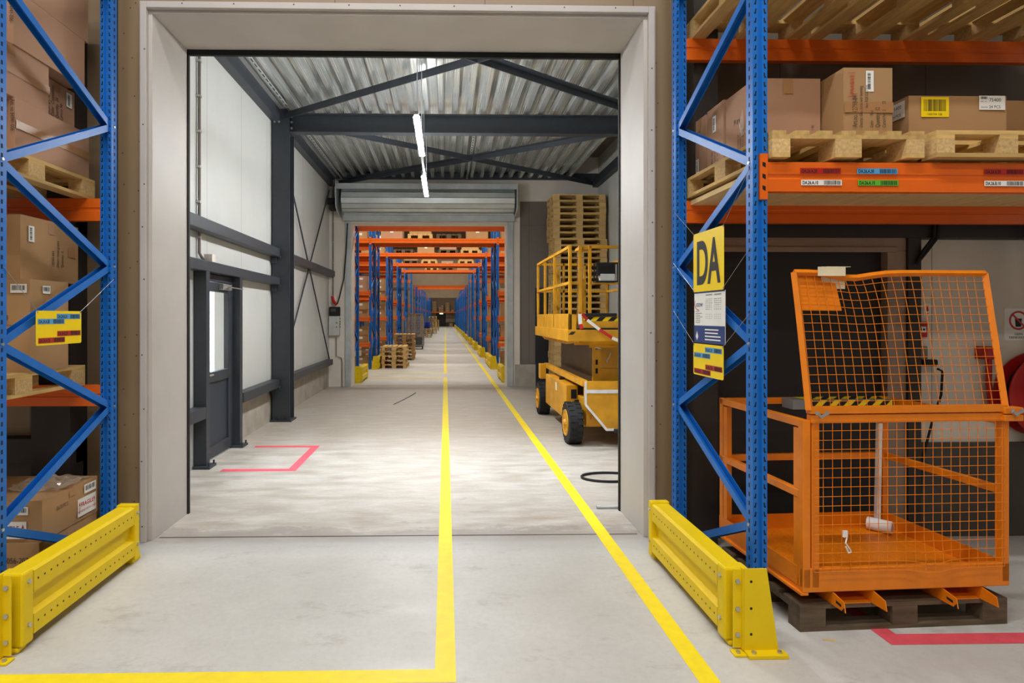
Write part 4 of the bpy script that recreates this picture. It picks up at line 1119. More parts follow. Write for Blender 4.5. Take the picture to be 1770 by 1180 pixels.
m = MB(); q = cage_pt(.215, -.02, .33); m.tube([(0, 0, .07), (.012, -.006, .05), (.0, -.012, .02), (.03, -.008, -.02), (.036, -.004, -.03), (.02, -.006, -.035), (.004, -.008, .0)], .004, 6)
m.box(-.012, .012, -.012, -.004, .05, .085); o = m.build('cable_tie', M_WHITE, smooth=True); o.location = q; tag(o, 'white cable tie knotted on the lower cage mesh', 'cable tie')
m = MB(); q0 = up(.20, ZH + HU); m.box(-.07, .09, -.012, -.010, -.02, .03); m.box(-.02, .12, .03, .032, -.09, .035); m.box(-.02, .12, -.012, .032, .03, .032)
o = m.build('paper_note', mat('yellowed_paper', (226, 212, 178), .8)); o.location = cage_pt(q0.x + .03, q0.y - .022, q0.z + .004); o.rotation_euler = (0, 0, CR); tag(o, 'yellowed paper note clipped on the top edge of the orange cage', 'paper')
m = MB(); m.quad((0, 0, .0012), (.06, -.012, .0012), (.065, .0, .003), (.01, .012, .002)); o = m.build('wood_splinter', M_WOOD); o.location = (1.98, 3.0, 0); tag(o, 'thin pale wood splinter on the floor before the dark pallet', 'splinter')

# ================================================================ fittings on the wall behind the cage
WY = WY0
t = thing('fire_call_point', 'red fire alarm call point on the white wall behind the cage', 'fire alarm', (3.67, WY, 1.6))
MB().box(-.06, .06, -.05, 0, -.06, .06).build('case', M_HOSE, t, bevel=.006); MB().box(-.045, .045, -.0525, -.05, -.022, .022).build('glass_plate', M_WHITE, t)
Face((-.035, -.053, -.008), (1, 0, 0), (0, 0, 1)).text('■ ■ ■', 0, 0, .022, M_INK, t)
def wall_sign(label, x, z, w, h):
    t = thing('wall_sign', label, 'sign', (x, WY, z)); MB().box(-w / 2, w / 2, -.004, 0, -h / 2, h / 2).build('plate', M_WHITE, t); return t, Face((-w / 2, -.0042, -h / 2), (1, 0, 0), (0, 0, 1))
t, F = wall_sign('tiny white sign with red symbol above the fire call point', 3.765, 1.755, .055, .095)
m = MB(); m.quad(F.pt(.02, .045, .001), F.pt(.035, .045, .001), F.pt(.035, .08, .001), F.pt(.02, .08, .001)); m.quad(F.pt(.0275, .03, .001), F.pt(.043, .047, .001), F.pt(.012, .047, .001)); m.build('symbol', M_RED, t); F.text('FIRE', .0275, .01, .016, M_INK, t, align='CENTER')
t, F = wall_sign('white no drinking water sign with red ring at the photo edge', 4.49, 1.64, .22, .25)
m = MB(); m.cur = 0
c = F.pt(.11, .155, .001)
for k in range(32):
    a0, a1 = 2 * math.pi * k / 32, 2 * math.pi * (k + 1) / 32
    m.quad(*[c + F.u * math.cos(a) * r + F.v * math.sin(a) * r for r, a in ((.06, a0), (.075, a0), (.075, a1), (.06, a1))])
m.quad(*[c + F.u * a + F.v * b for a, b in ((-.05, .04), (-.04, .05), (.05, -.04), (.04, -.05))]); m.build('prohibition_ring', M_RED, t)
m = MB(); m.quad(*[F.pt(.11 + a, .15 + b, .0006) for a, b in ((-.022, -.045), (.022, -.045), (.028, .02), (-.028, .02))]); m.build('cup_symbol', M_INK, t)
F.text('GEEN', .11, .04, .026, M_INK, t, align='CENTER'); F.text('DRINKWATER', .11, .013, .026, M_INK, t, align='CENTER', sx=.9)
t = thing('fire_hose_reel', 'large red fire hose reel on the wall at the right photo edge', 'hose reel', (4.60, WY, 1.10))
m = MB(); m.lathe([(0, -.15), (.07, -.15), (.09, -.165), (.30, -.165), (.325, -.15), (.325, -.14), (.2, -.135)], (0, 0, 0), 'y', 40); m.build('drum_flange', M_HOSE, t, smooth=True)
m = MB(); m.lathe([(.2, -.035), (.325, -.03), (.325, -.02), (.09, -.012), (0, -.012)], (0, 0, 0), 'y', 40); m.build('drum_flange', M_HOSE, t, smooth=True)
m = MB(); m.tube([((.24 + .02 * (k % 3 - 1) * .6) * math.cos(k * .39), -.13 + .09 * k / 96, (.24 + .02 * (k % 3 - 1) * .6) * math.sin(k * .39)) for k in range(97)], .016, 6); m.build('hose', M_BLACK, t, smooth=True)
m = MB(); m.lathe([(.06, -.17), (.06, -.005)], (0, 0, 0), 'y', 16); m.build('hub', M_BLACK, t, smooth=True)
m = MB(); m.tube([(-.1, -.1, -.3), (-.08, -.12, -.42), (.02, -.12, -.44), (.1, -.1, -.36)], .014, 8); m.cyl((-.1, -.1, -.3), (-.1, -.1, -.4), .025, 8); m.build('brass_fitting', mat('brass', (168, 118, 60), .35, .8), t, smooth=True)
t = thing('water_valve', 'small red water valve and pipe on the wall left of the hose reel', 'valve', (4.2, WY, 1.42))
m = MB(); m.box(-.06, .06, -.1, -.0, -.05, .05); m.build('valve_body', M_HOSE, t, bevel=.01); m = MB(); m.tube([(0, -.06, -.05), (0, -.06, -.25), (.02, -.06, -.4), (.06, -.06, -.5)], .02, 8); m.build('pipe', M_HOSE, t, smooth=True)
t = thing('wall_socket', 'grey wall socket with black plug behind the orange cage', 'socket', (3.68, WY, 1.42))
MB().box(-.05, .06, -.04, 0, -.05, .05).build('case', M_GREYP, t, bevel=.006); MB().box(-.01, .1, -.09, -.04, -.1, -.05).build('plug', M_BLACK, t, bevel=.01)
m = MB(); m.tube([(3.765, WY - .1, 1.30), (3.81, WY - .09, 1.28), (3.80, WY - .09, 1.1), (3.74, WY - .08, .9), (3.68, WY - .06, .6), (3.66, WY - .06, .3), (3.6, WY - .1, .02), (3.45, WY - .2, .012)], .009, 6)
tag(m.build('power_cable', M_BLACK, smooth=True), 'black power cord hanging down from the grey wall socket', 'cord')
m = MB()
for k, dx in enumerate((0, .03)): m.tube([(3.56 + dx, WY - .15, 2.54), (3.66 + dx, WY - .15, 2.5), (3.70 + dx, WY - .15, 2.42), (3.69 + dx, WY - .15, 2.3), (3.62 + dx, WY - .14, 2.2), (3.57, WY - .135, 2.1)], .012, 6)
tag(m.build('cable_pair', M_BLACK, smooth=True), 'pair of black cables bending over the dark girt by the door frame', 'cable')

# ================================================================ scissor lift
sl = thing('scissor_lift', 'worn yellow scissor lift platform parked by the right wall', 'scissor lift', (2.3, 8.95, 0))
def S(name, mb, m=M_LIFT, par=None, **k): return mb.build(name, m, par or sl, world=True, **k)
for x0, x1, s in ((1.62, 1.80, -1), (2.78, 2.96, 1)):
    for y in (7.76, 10.12):
        xo = x0 if s < 0 else x1
        m = MB(); m.lathe([(.17, x0), (.255, x0), (.275, x0 + .02), (.275, x1 - .02), (.255, x1), (.17, x1)], (0, y, .275), 'x', 36)
        for k in range(22):
            a = 2 * math.pi * k / 22
            for q, e in ((x0 + .002, x0 + .075), (x1 - .075, x1 - .002)):
                aa = a + (.14 if q > x0 + .05 else 0); c = Vector((0, math.cos(aa), math.sin(aa))); o = Vector((0, y, .275))
                m.bar(o + c * .276 + Vector((q, 0, 0)), o + c * .276 + Vector((e, 0, 0)), .045, .012, up=c)
        w_ = S('wheel', m, M_BLACK)
        m = MB(); q = x0 - .004 if s < 0 else x1 + .004
        m.lathe([(0, q + s * .03), (.04, q + s * .03), (.05, q), (.145, q + s * -.002), (.16, q + s * .01), (.175, q + s * .008), (.175, q - s * .02)], (0, y, .275), 'x', 28)
        for k in range(6): a = k * math.pi / 3; m.cyl((q, y + .09 * math.cos(a), .275 + .09 * math.sin(a)), (q + s * .018, y + .09 * math.cos(a), .275 + .09 * math.sin(a)), .01, 6)
        S('wheel_rim', m, M_LIFT, w_)
m = MB(); m.box(1.86, 2.72, 7.62, 10.3, .25, .60); m.box(1.86, 1.9, 7.6, 7.62, .28, .62); m.bar((1.80, 7.76, .275), (2.78, 7.76, .275), .1, .1); m.bar((1.80, 10.12, .275), (2.78, 10.12, .275), .1, .1); S('chassis', m)
m = MB(); m.box(1.69, 1.86, 8.08, 9.72, .25, .74); S('side_cabinet', m, bevel=.012)
m = MB(); m.box(1.76, 1.84, 8.076, 8.08, .55, .68); S('vent_plate', m, M_DARKHOLE)
m = MB(); m.box(1.74, 1.82, 8.79, 8.83, .74, .77); S('cabinet_latch', m, M_BLACK)
m = MB(); m.box(1.6885, 1.69, 8.75, 8.85, .58, .70); S('label_sticker', m, M_WHITE)
m = MB(); m.box(1.78, 1.85, 7.5, 10.4, .79, .87); m.box(2.72, 2.8, 7.5, 10.4, .79, .87); m.box(1.68, 1.78, 10.2, 10.4, .6, .86); S('base_frame', m, bevel=.004)
m = MB(); m.box(1.85, 2.72, 7.55, 10.35, .78, .80); S('base_cover', m, mat('worn_black_cover', (46, 40, 34), .6))
m = MB(); pr = [(1.80, .86), (2.95, .86), (2.95, .22), (2.08, .22), (1.80, .56)]; n = 5
vs = [Vector((a, 7.46, b)) for a, b in pr] + [Vector((a, 7.5, b)) for a, b in pr]
m._add(vs, [tuple(range(n - 1, -1, -1)), tuple(range(n, 2 * n))] + [(i, (i + 1) % n, n + (i + 1) % n, n + i) for i in range(n)]); fp = S('front_panel', m)
m = MB()
for i_, (a, b, w_) in enumerate( (((1.815, .86), (1.815, .56), .03), ((1.815, .56), (2.09, .235), .03), ((1.80, .73), (2.95, .73), .045), ((2.08, .235), (2.3, .235), .03))):
    Y = 7.4575 - .0012 * i_
    m.bar((a[0], Y, a[1]), (b[0], Y, b[1]), .006, w_, up=Vector((0, 1, 0)).cross(Vector((b[0] - a[0], 0, b[1] - a[1]))))
m.box(2.24, 2.5, Y - .003, Y, .56, .68); S('white_marking', m, mat('white_worn_paint', (214, 214, 216), .6, vary=.15, scale=10), fp)
m = MB(); m.box(2.18, 2.9, 7.36, 7.46, .2, .25); S('bumper', m, M_BLACK, bevel=.01)
m = MB(); m.bar((1.93, 7.58, .34), (2.0, 7.58, .5), .02, .03); m.bar((2.0, 7.58, .5), (2.2, 7.58, .5), .02, .03); S('tow_bracket', m)
m = MB(); m.cyl((1.8, 8.03, .53), (1.95, 8.03, .53), .012, 8); S('tie_down', m, M_BLACK)
# folded scissor pack behind guards
m = MB()
for k in range(5):
    z = .86 + k * .1
    for x in (2.08, 2.62): m.bar((x, 7.98, z), (x, 10.0, z + .07 * (1 if k % 2 else -.2)), .05, .08)
    m.cyl((2.05, 8.0, z), (2.66, 8.0, z), .025, 8); m.cyl((2.05, 9.95, z), (2.66, 9.95, z), .025, 8)
S('scissor_arms', m, mat('dirty_scissor_paint', (120, 84, 30), .6, vary=.3))
m = MB(); m.box(2.02, 2.03, 7.96, 10.05, .80, 1.375); S('side_guard', m, mat('brown_dirty_guard', (84, 62, 36), .45, vary=.25, scale=4))
m = MB(); m.box(2.03, 2.7, 7.94, 7.96, .99, 1.375); m.box(2.03, 2.7, 7.94, 7.96, .80, .985); m.box(2.02, 2.14, 7.9, 7.94, .80, 1.375); S('front_guard', m)
m = MB()
for z in (.92, 1.04, 1.25): m.box(2.06, 2.09, 7.895, 7.9, z, z + .07)
S('guard_slot', m, M_DARKHOLE)
m = MB(); m.tube([(2.24, 7.93, 1.22), (2.27, 7.91, 1.2), (2.25, 7.91, 1.14), (2.22, 7.92, 1.1), (2.23, 7.92, 1.06)], .008, 6); S('safety_pin', m, M_ZINC); S('latch_pin', MB().cyl((2.06, 7.9, 1.28), (2.12, 7.84, 1.27), .015, 6), M_ZINC)
# platform
m = MB(); m.box(1.62, 2.96, 7.64, 10.42, 1.37, 1.525); S('main_deck', m, bevel=.006)
m = MB(); pr = [(7.64, 1.37), (7.64, 1.36), (8.2, 1.31), (10.0, 1.31), (10.4, 1.37)]; 
for x in (1.72, 2.8): m._add([Vector((x, y, z)) for y, z in pr] + [Vector((x + .05, y, z)) for y, z in pr], [(0, 1, 2, 3, 4), (9, 8, 7, 6, 5)] + [(i, 5 + i, 5 + (i + 1) % 5, (i + 1) % 5) for i in range(5)])
m.box(1.77, 2.8, 7.9, 7.93, 1.31, 1.37); S('under_frame', m)
F = Face((1.63, 7.638, 1.38), (1, 0, 0), (0, 0, 1)); m = MB(); m.cur = 0; hazard(m, F, .0, .1, .08, .12, .06, .001, 0); S('hazard_mark', m, M_INK)
m = MB(); m.box(1.64, 1.655, 7.66, 10.36, 1.525, 1.74); S('toe_board', m); m = MB(); m.box(1.655, 2.9, 10.345, 10.36, 1.525, 1.74); S('toe_board', m); m = MB(); m.box(2.9, 2.915, 7.66, 10.36, 1.525, 1.74); S('toe_board', m)
m = MB(); m.box(1.80, 2.9, 7.66, 7.72, 1.525, 1.70); m.box(1.66, 1.74, 7.66, 7.7, 1.525, 1.73); fb_ = S('front_toe_board', m)
m = MB(); m.box(1.80, 2.9, 7.645, 7.66, 1.525, 1.55); S('gap_shade_strip', m, M_BLACK)  # black strip stands in for the shade in the gap under the toe board
m = MB(); m.quad((1.72, 7.66, 1.37), (2.9, 7.66, 1.37), (2.9, 7.8, 1.28), (1.95, 7.8, 1.31)); m.box(1.95, 2.9, 7.8, 7.82, 1.28, 1.37); S('under_plate', m)
F = Face((1.84, 7.659, 1.64), (1, 0, 0), (0, 0, 1)); m = MB(); F.rect(m, 0, 1.05, 0, .055, .001); hazard(m, F, 0, 1.05, 0, .055, .08, .0018); S('hazard_strip', m, [M_SIGNY, M_INK], fb_)
m = MB(); m.box(1.86, 2.28, 7.64, 7.72, 1.70, 1.745); S('step_tread', m, M_BLACK, bevel=.006)
F = Face((1.6388, 8.9, 1.58), (0, -1, 0), (0, 0, 1)); 
def T(m_, q): pass
m = MB(); m.box(1.66, 2.9, 7.72, 10.345, 1.53, 1.545); S('platform_floor', m, mat('dark_platform_floor', (60, 52, 44), .7))
G = .04
def post(x, y, z0=1.525, z1=2.65, w_=G): m = MB(); m.box(x - w_ / 2, x + w_ / 2, y - w_ / 2, y + w_ / 2, z0, z1); S('rail_post', m, bevel=.003)
for y in (7.68, 8.75, 9.6, 10.34): post(1.66, y)
for x in (1.80, 1.93): post(x, 7.70, 1.70)
post(2.9, 7.70); post(2.9, 9.0); post(2.9, 10.34); post(2.12, 10.34); post(2.5, 10.34); post(2.08, 9.6, 1.545, 2.4, .03); post(2.22, 9.3, 1.545, 2.3, .05); post(2.02, 10.34, 1.7, 2.55, .05)
for z in (2.61, 2.13):
    m = MB(); m.box(1.64, 1.68, 7.68, 10.36, z, z + G); S('guard_rail', m, bevel=.003)
    m = MB(); m.box(1.66, 2.9, 10.32, 10.36, z, z + G); S('guard_rail', m, bevel=.003)
    m = MB(); m.box(2.88, 2.92, 7.68, 10.36, z, z + G); S('guard_rail', m, bevel=.003)
    m = MB(); m.box(1.93, 2.9, 7.68, 7.72, z, z + G); S('guard_rail', m, bevel=.003)
    m = MB(); m.box(1.80, 1.93, 7.7, 8.0, z - .01, z + G - .01) if z > 2.5 else m.box(1.66, 1.82, 7.69, 7.73, z, z + G); S('gate_rail', m, bevel=.003)
# control box hung on the front rail
m = MB()
for x in (1.98, 2.25):
    for y in (7.52, 7.66): m.box(x - .008, x + .008, y - .008, y + .008, 2.16, 2.40)
for z in (2.16, 2.40): m.box(1.972, 2.258, 7.512, 7.528, z - .008, z + .008); m.box(1.972, 2.258, 7.652, 7.668, z - .008, z + .008); m.box(1.972, 1.988, 7.52, 7.66, z - .008, z + .008); m.box(2.242, 2.258, 7.52, 7.66, z - .008, z + .008)
cb = S('control_guard', m, M_BLACK); m = MB(); m.box(2.0, 2.23, 7.55, 7.65, 2.24, 2.40); S('control_back', m, M_BLACK, cb)
m = MB(); m.box(2.03, 2.22, 7.53, 7.64, 2.165, 2.26); S('control_box', m, mat('light_grey_plastic', (190, 190, 186), .5), cb, bevel=.008)
m = MB()
for i in range(4): m.cyl((2.06 + i * .045, 7.56, 2.26), (2.06 + i * .045, 7.56, 2.275), .009, 8)
S('control_button', m, M_RED, cb)
# red and white tape tied to the lift
def tape_ribbon(path, w_, label):
    m = MB(); pts = [Vector(p) for p in path]
    for k in range(len(pts) - 1):
        m.cur = k % 2; a, b = pts[k], pts[k + 1]; d = (b - a).normalized(); s = Vector((0, 1, 0)).cross(d) * w_ / 2
        tw = Vector((0, .006, 0)) * 0; m.quad(a - s - tw, b - s + tw, b + s - tw, a + s + tw)
    return tag(m.build('barrier_tape', [M_RED, M_WHITE]), label, 'barrier tape')
tape_ribbon([(1.79, 7.62, 1.745), (1.775, 7.61, 1.735), (1.78, 7.60, 1.60), (1.80, 7.59, 1.54)], .05, 'short end of red and white barrier tape hanging on the lift corner')
tape_ribbon([(1.80, 7.575, 1.735), (1.87, 7.59, 1.655), (2.03, 7.58, 1.53), (2.19, 7.56, 1.42), (2.36, 7.55, 1.345), (2.52, 7.54, 1.29)], .04, 'long red and white barrier tape slung across the front of the lift')

# ================================================================ tall pallet stack behind the lift
rg = random.Random(12); NS = 31
pcopy = None
for i in range(NS):
    sh = -.03 if i >= 24 else .012 if i == 23 else 0
    rot = rg.uniform(-.012, .012) + (.02 if i > 23 else 0)
    lab = 'wooden pallet in the tall stack behind the yellow scissor lift, ' + nth(i, NS)
    loc = (3.08 + sh + rg.uniform(-.008, .008), 13.5 + rg.uniform(-.015, .015), i * .1445)
    if pcopy is None: pcopy = pallet(lab, loc, rot, 'euro', group='pallets stacked behind the scissor lift')
    else:
        o = copy_tree(pcopy); o.location = loc; o.rotation_euler = (0, 0, rot); o['label'] = lab
# dark door in the grey wall beside the stack
struct('door_4', MB().box(2.20, 2.62, BY0 - .03, BY0 + .03, 0, 2.4), mat('blue_black_door', (28, 32, 38), .5))

# ================================================================ small things in the passage
m = MB(); pts = [Vector((-1.02 + .42 * math.sin(k * .12), 11.2 + k * .22, .0012)) for k in range(9)]
for a, b in zip(pts[:-1], pts[1:]): m.quad(a, a + Vector((.035, 0, 0)), b + Vector((.035, 0, 0)), b)
tag(m.build('tyre_mark', M_BLACK), 'thin dark curved tyre mark on the passage floor left of the yellow line', 'tyre mark')
m = MB(); c = Vector((1.72, 6.05, .012)); m.tube([c + Vector((.29 * math.cos(a) , .17 * math.sin(a), .006 * k)) for k in range(2) for a in [2 * math.pi * i / 24 + .6 * k for i in range(24)]], .010, 6)
tag(m.build('cable_loop', M_BLACK, smooth=True), 'black cable loop on the floor at the right portal edge', 'cable')
m = MB(); m.cyl((1.34, 5.10, .014), (1.6, 5.10, .014), .010, 8); m.cyl((1.34, 5.10, .014), (1.38, 5.10, .014), .014, 8); tag(m.build('metal_rod', M_GALV, smooth=True), 'thin metal rod on the floor at the right portal edge', 'rod')
def conduit(label, pts, r=.016, clips=()):
    t = thing('conduit', label, 'conduit', pts[0]); o = Vector(pts[0])
    MB().tube([Vector(p) - o for p in pts], r, 8).build('pipe', M_GREYP, t, smooth=True)
    if clips:
        m = MB()
        for p in clips: q = Vector(p) - o; m.box(q.x - .03, q.x + .02, q.y - .025, q.y + .025, q.z - .012, q.z + .012)
        m.build('clip', M_ZINC, t)
    return t
conduit('grey conduit running up the left white wall beside the portal', [(LX + .03, 6.62, 4.86), (LX + .03, 6.62, 2.42), (LX + .05, 6.65, 2.37), (LX + .05, 6.7, 2.36)], .018, [(LX + .03, 6.62, z) for z in (4.6, 4.2, 3.8, 3.4, 3.0, 2.6)])
m = MB(); m.box(-.05, .05, -.05, .05, 0, .09); o = m.build('junction_box', M_CREAM, bevel=.006); o.location = (LX + .09, 6.76, 2.331); tag(o, 'small cream junction box on the wall rail above the glazed door', 'junction box')
conduit('grey conduit in the far left corner of the passage', [(-2.72, BY0 - .03, 4.9), (-2.72, BY0 - .03, 2.22)], .016, [(-2.72, BY0 - .02, z) for z in (4.5, 4.0, 3.5, 3.0)])
conduit('thin conduit bent above the roller shutter motor', [(-2.7, BY0 - .3, 4.5), (-2.66, BY0 - .25, 4.95), (-2.45, BY0 - .25, 4.98), (-2.2, BY0 - .2, 4.98)], .012)
conduit('grey conduit running down to the floor below the switch boxes', [(-2.64, BY0 - .05, 1.2), (-2.64, BY0 - .05, .75), (-2.52, BY0 - .05, .7), (-2.5, BY0 - .05, .6), (-2.5, BY0 - .04, .0)], .012)
t = thing('switch_box', 'grey control box with black buttons in the passage corner', 'switch box', (-2.67, BY0, 1.25))
m = MB(); m.box(-.13, .12, -.16, 0, 0, .46); m.build('case', mat('light_grey_case', (186, 188, 186), .5), t, bevel=.006)
m = MB()
for z in (.2, .27, .33, .4): m.cyl((.121, -.08, z), (.135, -.08, z), .016, 8)
for z in (.2, .3): m.cyl((.06, -.161, z), (.06, -.175, z), .014, 8)
m.build('button', M_BLACK, t)
t = thing('meter_box', 'black box mounted above the grey control box', 'switch box', (-2.67, BY0, 1.715))
m = MB(); m.box(-.12, .12, -.14, 0, 0, .22); m.build('case', M_BLACK, t, bevel=.006); MB().box(-.09, .03, -.145, -.14, .1, .18).build('window', M_DARKWALL, t)
t = thing('power_socket', 'red power plug in a socket above the black box', 'plug', (-2.7, BY0, 2.05))
m = MB(); m.box(-.06, .05, -.08, 0, 0, .14); m.build('socket', M_CREAM, t, bevel=.006); m = MB(); m.cyl((0, -.09, .02), (.08, -.16, -.06), .045, 12, .03); m.cyl((-.03, -.06, .14), (.0, -.1, .0), .035, 12); m.build('plug', M_RED, t, smooth=True)
m = MB(); m.tube([(-2.59, BY0 - .19, 2.0), (-2.55, BY0 - .14, 2.15), (-2.45, BY0 - .1, 2.6), (-2.40, BY0 - .1, 3.2), (-2.36, BY0 - .1, 3.95)], .014, 6); tag(m.build('cable', M_BLACK, smooth=True), 'black cable hanging from the roller shutter down to the red plug', 'cable')

# ================================================================ goods in the far halls
def far_stack(label, x, y, n, group, rz=0, seed=1):
    rg = random.Random(seed)
    for i in range(n):
        pallet('wooden pallet in %s, %s' % (label, nth(i, n)), (x + rg.uniform(-.02, .02), y + rg.uniform(-.02, .02), i * .1445), R(90) + rz + rg.uniform(-.03, .03), 'euro', M_WOOD, y < 26, group)
far_stack('the nearest low stack of the far aisle', -1.69, 19.6, 5, 'pallets in the nearest far stack', 0, 2)
far_stack('the second stack of the far aisle', -1.62, 23.2, 7, 'pallets in the second far stack', .02, 3)
far_stack('the third stack, behind the mesh trolley', -1.72, 33.2, 13, 'pallets in the stack behind the mesh trolley', 0, 4)
far_stack('the low stack under the blue drums', -1.55, 47.8, 5, 'pallets under the blue drums', 0, 5)
far_stack('the tall stack beyond the far trolley', -1.27, 58.3, 12, 'pallets beyond the far trolley', 0, 6)
far_stack('the last stack before the end wall', -1.2, 72.3, 9, 'pallets in the last stack', 0, 7)
M_MESH = mat('trolley_steel', (128, 130, 130), .45, .4)
def trolley(label, x, y, w_, d, h):
    t = thing('mesh_trolley', label, 'trolley', (x, y, 0))
    m = MB(); m.box(-w_ / 2, w_ / 2, -d / 2, d / 2, .18, .24); m.build('base', M_MESH, t)
    for sx in (-1, 1):
        for sy in (-1, 1):
            m = MB(); m.lathe([(0, -.02), (.07, -.02), (.07, .02), (0, .02)], (sx * (w_ / 2 - .08), sy * (d / 2 - .08), .07), 'x', 12); m.box(sx * (w_ / 2 - .08) - .03, sx * (w_ / 2 - .08) + .03, sy * (d / 2 - .08) - .03, sy * (d / 2 - .08) + .03, .13, .18); m.build('caster', M_BLACK, t)
    fr = MB()
    for sx in (-1, 0, 1):
        for sy in (-1, 1): fr.box(sx * (w_ / 2 - .02) - .02, sx * (w_ / 2 - .02) + .02, sy * (d / 2 - .02) - .02, sy * (d / 2 - .02) + .02, .24, h)
    for z in (h - .02, .24 + (h - .24) / 2):
        for sy in (-1, 1): fr.box(-w_ / 2, w_ / 2, sy * (d / 2 - .02) - .015, sy * (d / 2 - .02) + .015, z - .015, z + .015)
        for sx in (-1, 1): fr.box(sx * (w_ / 2 - .02) - .015, sx * (w_ / 2 - .02) + .015, -d / 2, d / 2, z - .015, z + .015)
    fr.build('frame', M_MESH, t)
    ms = MB()
    for k in range(1, 16):
        x_ = -w_ / 2 + w_ * k / 16
        for y_ in (-d / 2 + .02, d / 2 - .02): ms.box(x_ - .004, x_ + .004, y_ - .004, y_ + .004, .24, h)
    for k in range(1, 22):
        z = .24 + (h - .24) * k / 22
        for y_ in (-d / 2 + .02, d / 2 - .02): ms.box(-w_ / 2, w_ / 2, y_ - .004, y_ + .004, z - .004, z + .004)
        for x_ in (-w_ / 2 + .02, w_ / 2 - .02): ms.box(x_ - .004, x_ + .004, -d / 2, d / 2, z - .004, z + .004)
    ms.build('mesh_panel', M_MESH, t)
    return t
trolley('grey mesh roll trolley with castors, nearest in the far aisle', -1.6, 30.4, .95, .8, 1.66)
trolley('second grey mesh roll trolley, farther down the far aisle', -1.5, 51.3, .75, .8, 1.6)
rg = random.Random(77)
for i, (x, z, s) in enumerate(((-1.72, .245, 'left'), (-1.42, .245, 'right'))):
    pass
m = MB(); m.box(-.42, .4, -.3, .3, 0, .9)
M_DARKBOX = mat('dark_bundle', (52, 46, 40), .7, vary=.3)
for nm, (x0, x1, z0, z1), lab in (('scrap_board', (-1.98, -1.22, .242, .62), 'dark board bundle lying low in the nearest mesh trolley'),):
    o = MB().box(x0, x1, 30.15, 30.65, z0, z1).build(nm, M_DARKBOX, bevel=.02); tag(o, lab, 'board bundle')
M_BLUEP = mat('blue_plastic', (24, 52, 170), .4)
for i, (x, zz) in enumerate(((-1.72, .7235), (-1.42, .7235))):
    m = MB(); m.lathe([(0, 0), (.13, 0), (.145, .03), (.145, .25), (.15, .27), (.145, .29), (.145, .5), (.12, .54), (0, .54)], (0, 0, 0), 'z', 16); o = m.build('blue_drum', M_BLUEP, smooth=True); o.location = (x, 47.6, zz)
    tag(o, 'blue plastic drum on the low pallet stack, %s one' % ('left' if i == 0 else 'right'), 'drum')
# shelf goods: cartons, each its own object
far_meshes = {}
def far_box(label, w_, d, h, x, y, z, group, pink=False, lab=True, rz=0):
    key = (w_, d, h, pink, lab)
    if key not in far_meshes:
        m = MB(); m.box(-w_ / 2, w_ / 2, -d / 2, d / 2, 0, h); m.cur = 1; m.quad((-w_ / 2, -.03, h + .001), (w_ / 2, -.03, h + .001), (w_ / 2, .03, h + .001), (-w_ / 2, .03, h + .001))
        if lab: m.cur = 2; m.quad((-.05, -d / 2 - .001, h * .5), (.06, -d / 2 - .001, h * .5), (.06, -d / 2 - .001, h * .5 + .07), (-.05, -d / 2 - .001, h * .5 + .07))
        far_meshes[key] = m.mesh('cardboard_box', [M_CARDP if pink else M_CARD, M_TAPE, M_WHITE])
    o = bpy.data.objects.new('cardboard_box', far_meshes[key]); COL.objects.link(o); o.location = (x, y, z); o.rotation_euler = (0, 0, rz)
    return tag(o, label, 'box', group)
LEVN = {0: ('floor level', 0.0), 1: ('lowest shelf', .852), 2: ('middle shelf', 1.682), 3: ('upper shelf', 2.517), 4: ('top shelf', None)}
M_DECKB = M_WOODX
front_rows = [(1, 18.75, 4.23), (3, 24.1, 4.35), (5, 29.3, 4.40), (7, 34.6, 4.49)]
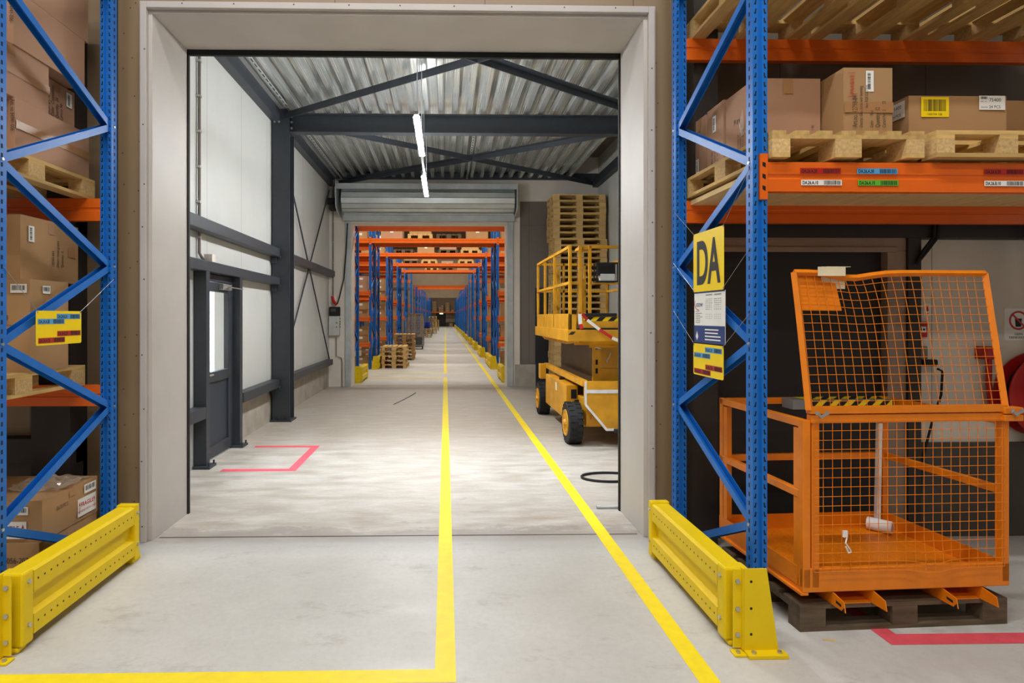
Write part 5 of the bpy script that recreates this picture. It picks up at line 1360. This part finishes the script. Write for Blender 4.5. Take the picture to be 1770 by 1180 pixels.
for ri, y, ztop in front_rows:
    rack = [o for o in bpy.data.objects if o.name.startswith('pallet_rack') and o.parent is None and o.get('label', '').find(', %s row' % ORD[ri]) >= 0][0]
    lv = [.85, 1.68, 2.515] if ri < 7 else [1.68, 2.515]
    for s_ in (-1, 1):
        x0, x1 = (FLX - BAY, FLX) if s_ < 0 else (FRX + UW, FRX + UW + BAY)
        for z in lv + [ztop]: MB().box(x0, x1, .05, FD - .07, z - .015, z).build('shelf_deck', M_DECKB, rack)
    MB().box(FLX + UW, FRX, .052, FD - .075, ztop - .025, ztop).build('shelf_deck', M_DECKB, rack)
    for s_, side in ((-1, 'left'), (1, 'right')):
        cols = ((.28, 'nearest the aisle'), (.80, 'second from the aisle')) if s_ < 0 or ri > 1 else ((.33, 'nearest the aisle'),)
        for li in range(5):
            nm, z0 = LEVN[li]
            if z0 is None: z0 = ztop + .002
            if ri == 7 and li == 1: continue
            for off, cn in cols:
                if rg.random() < .12: continue
                big = (s_ > 0 and rg.random() < .6) or rg.random() < .25
                n = 1 if big else rg.choice((2, 2, 3)); h = round(rg.uniform(.4, .62) if big else rg.choice((.19, .22, .25)), 2)
                w_ = .46 if s_ < 0 else .5; x = (FLX - off) if s_ < 0 else (FRX + UW + off); z = z0 + .001; pk = rg.random() < .2
                for k in range(n):
                    q = 'lone carton' if n == 1 else ('bottom' if k == 0 else 'top' if k == n - 1 else 'middle') + ' carton'
                    far_box('%s, %s, %s, %s side, %s far rack row' % (q, cn, nm, side, ORD[ri]), w_, .5, h, x + rg.uniform(-.015, .015), y + .35 + rg.uniform(-.03, .03), z, 'cartons in the far racks', pk); z += h + .001
    # goods on the bridge over the aisle
    PLC = ('leftmost', 'second', 'third', 'rightmost')
    for k in range(4):
        x = -1.75 + k * .93; z = ztop + .001
        onp = (ri + k) % 3 != 1
        if onp: pallet('pallet on the bridge shelf over the aisle, %s, %s far rack row' % (PLC[k], ORD[ri]), (x, y + .6, z), R(90), 'euro', M_WOOD if k % 2 else M_WOODOLD, False, 'pallets on the bridge shelves')
        if (ri + k) % 4 == 3: continue
        far_box('carton on the bridge shelf over the aisle, %s, %s far rack row' % (PLC[k], ORD[ri]), .7, .8, .4, x, y + .5, z + (.145 if onp else .0), 'cartons on the bridge shelves', k % 2 == 0)
# first far row: tall cartons beside its frames
for i, z in enumerate((2.517, 2.92)): far_box('%s big carton on the shelf behind the first far rack row, left' % ('lower' if i == 0 else 'upper'), .5, .6, .4, FLX - .3, 15.45, z, 'cartons in the far racks', True)
for i, z in enumerate((2.517, 3.02)): far_box('%s big carton on the shelf behind the first far rack row, right' % ('lower' if i == 0 else 'upper'), .5, .6, .5, FRX + UW + .3, 15.45, z, 'cartons in the far racks', False)
for i, (x, z, h) in enumerate(((FRX + .5, 0, 1.0), (FRX + .5, 1.002, .9))): far_box('%s tall carton standing on the floor right of the first far row' % ('lower' if i == 0 else 'upper'), .5, .55, h, x, 17.3, z, 'cartons in the far racks', False)
# end wall shelf goods and exit sign
zs = 2.522
for i, (x, w_, n, h, pos) in enumerate(((-1.9, .75, 4, .45, 'leftmost'), (-.95, .35, 2, .42, 'second'), (-.55, .4, 3, .38, 'third'), (.35, .7, 4, .4, 'fourth'), (1.2, .5, 1, .35, 'rightmost'))):
    for k in range(n): far_box('carton on the end wall shelf, %s pile, %s' % (pos, nth(k, n) if n > 1 else 'alone'), w_, .6, h, x, 99.2, zs + k * (h + .002), 'cartons on the end wall shelf', k % 2 == 1)
far_box('lone carton on the floor at the end wall, right of the dark door', .6, .6, .6, .95, 98.9, 0, None)
m = MB(); m.box(-.28, .28, 0, .06, -.08, .08); o = m.build('exit_sign', emission('lit_exit_sign', (190, 240, 200), 4)); o.location = (-.7, 98.6, 2.2); tag(o, 'small lit exit sign hanging above the dark end door', 'exit sign')
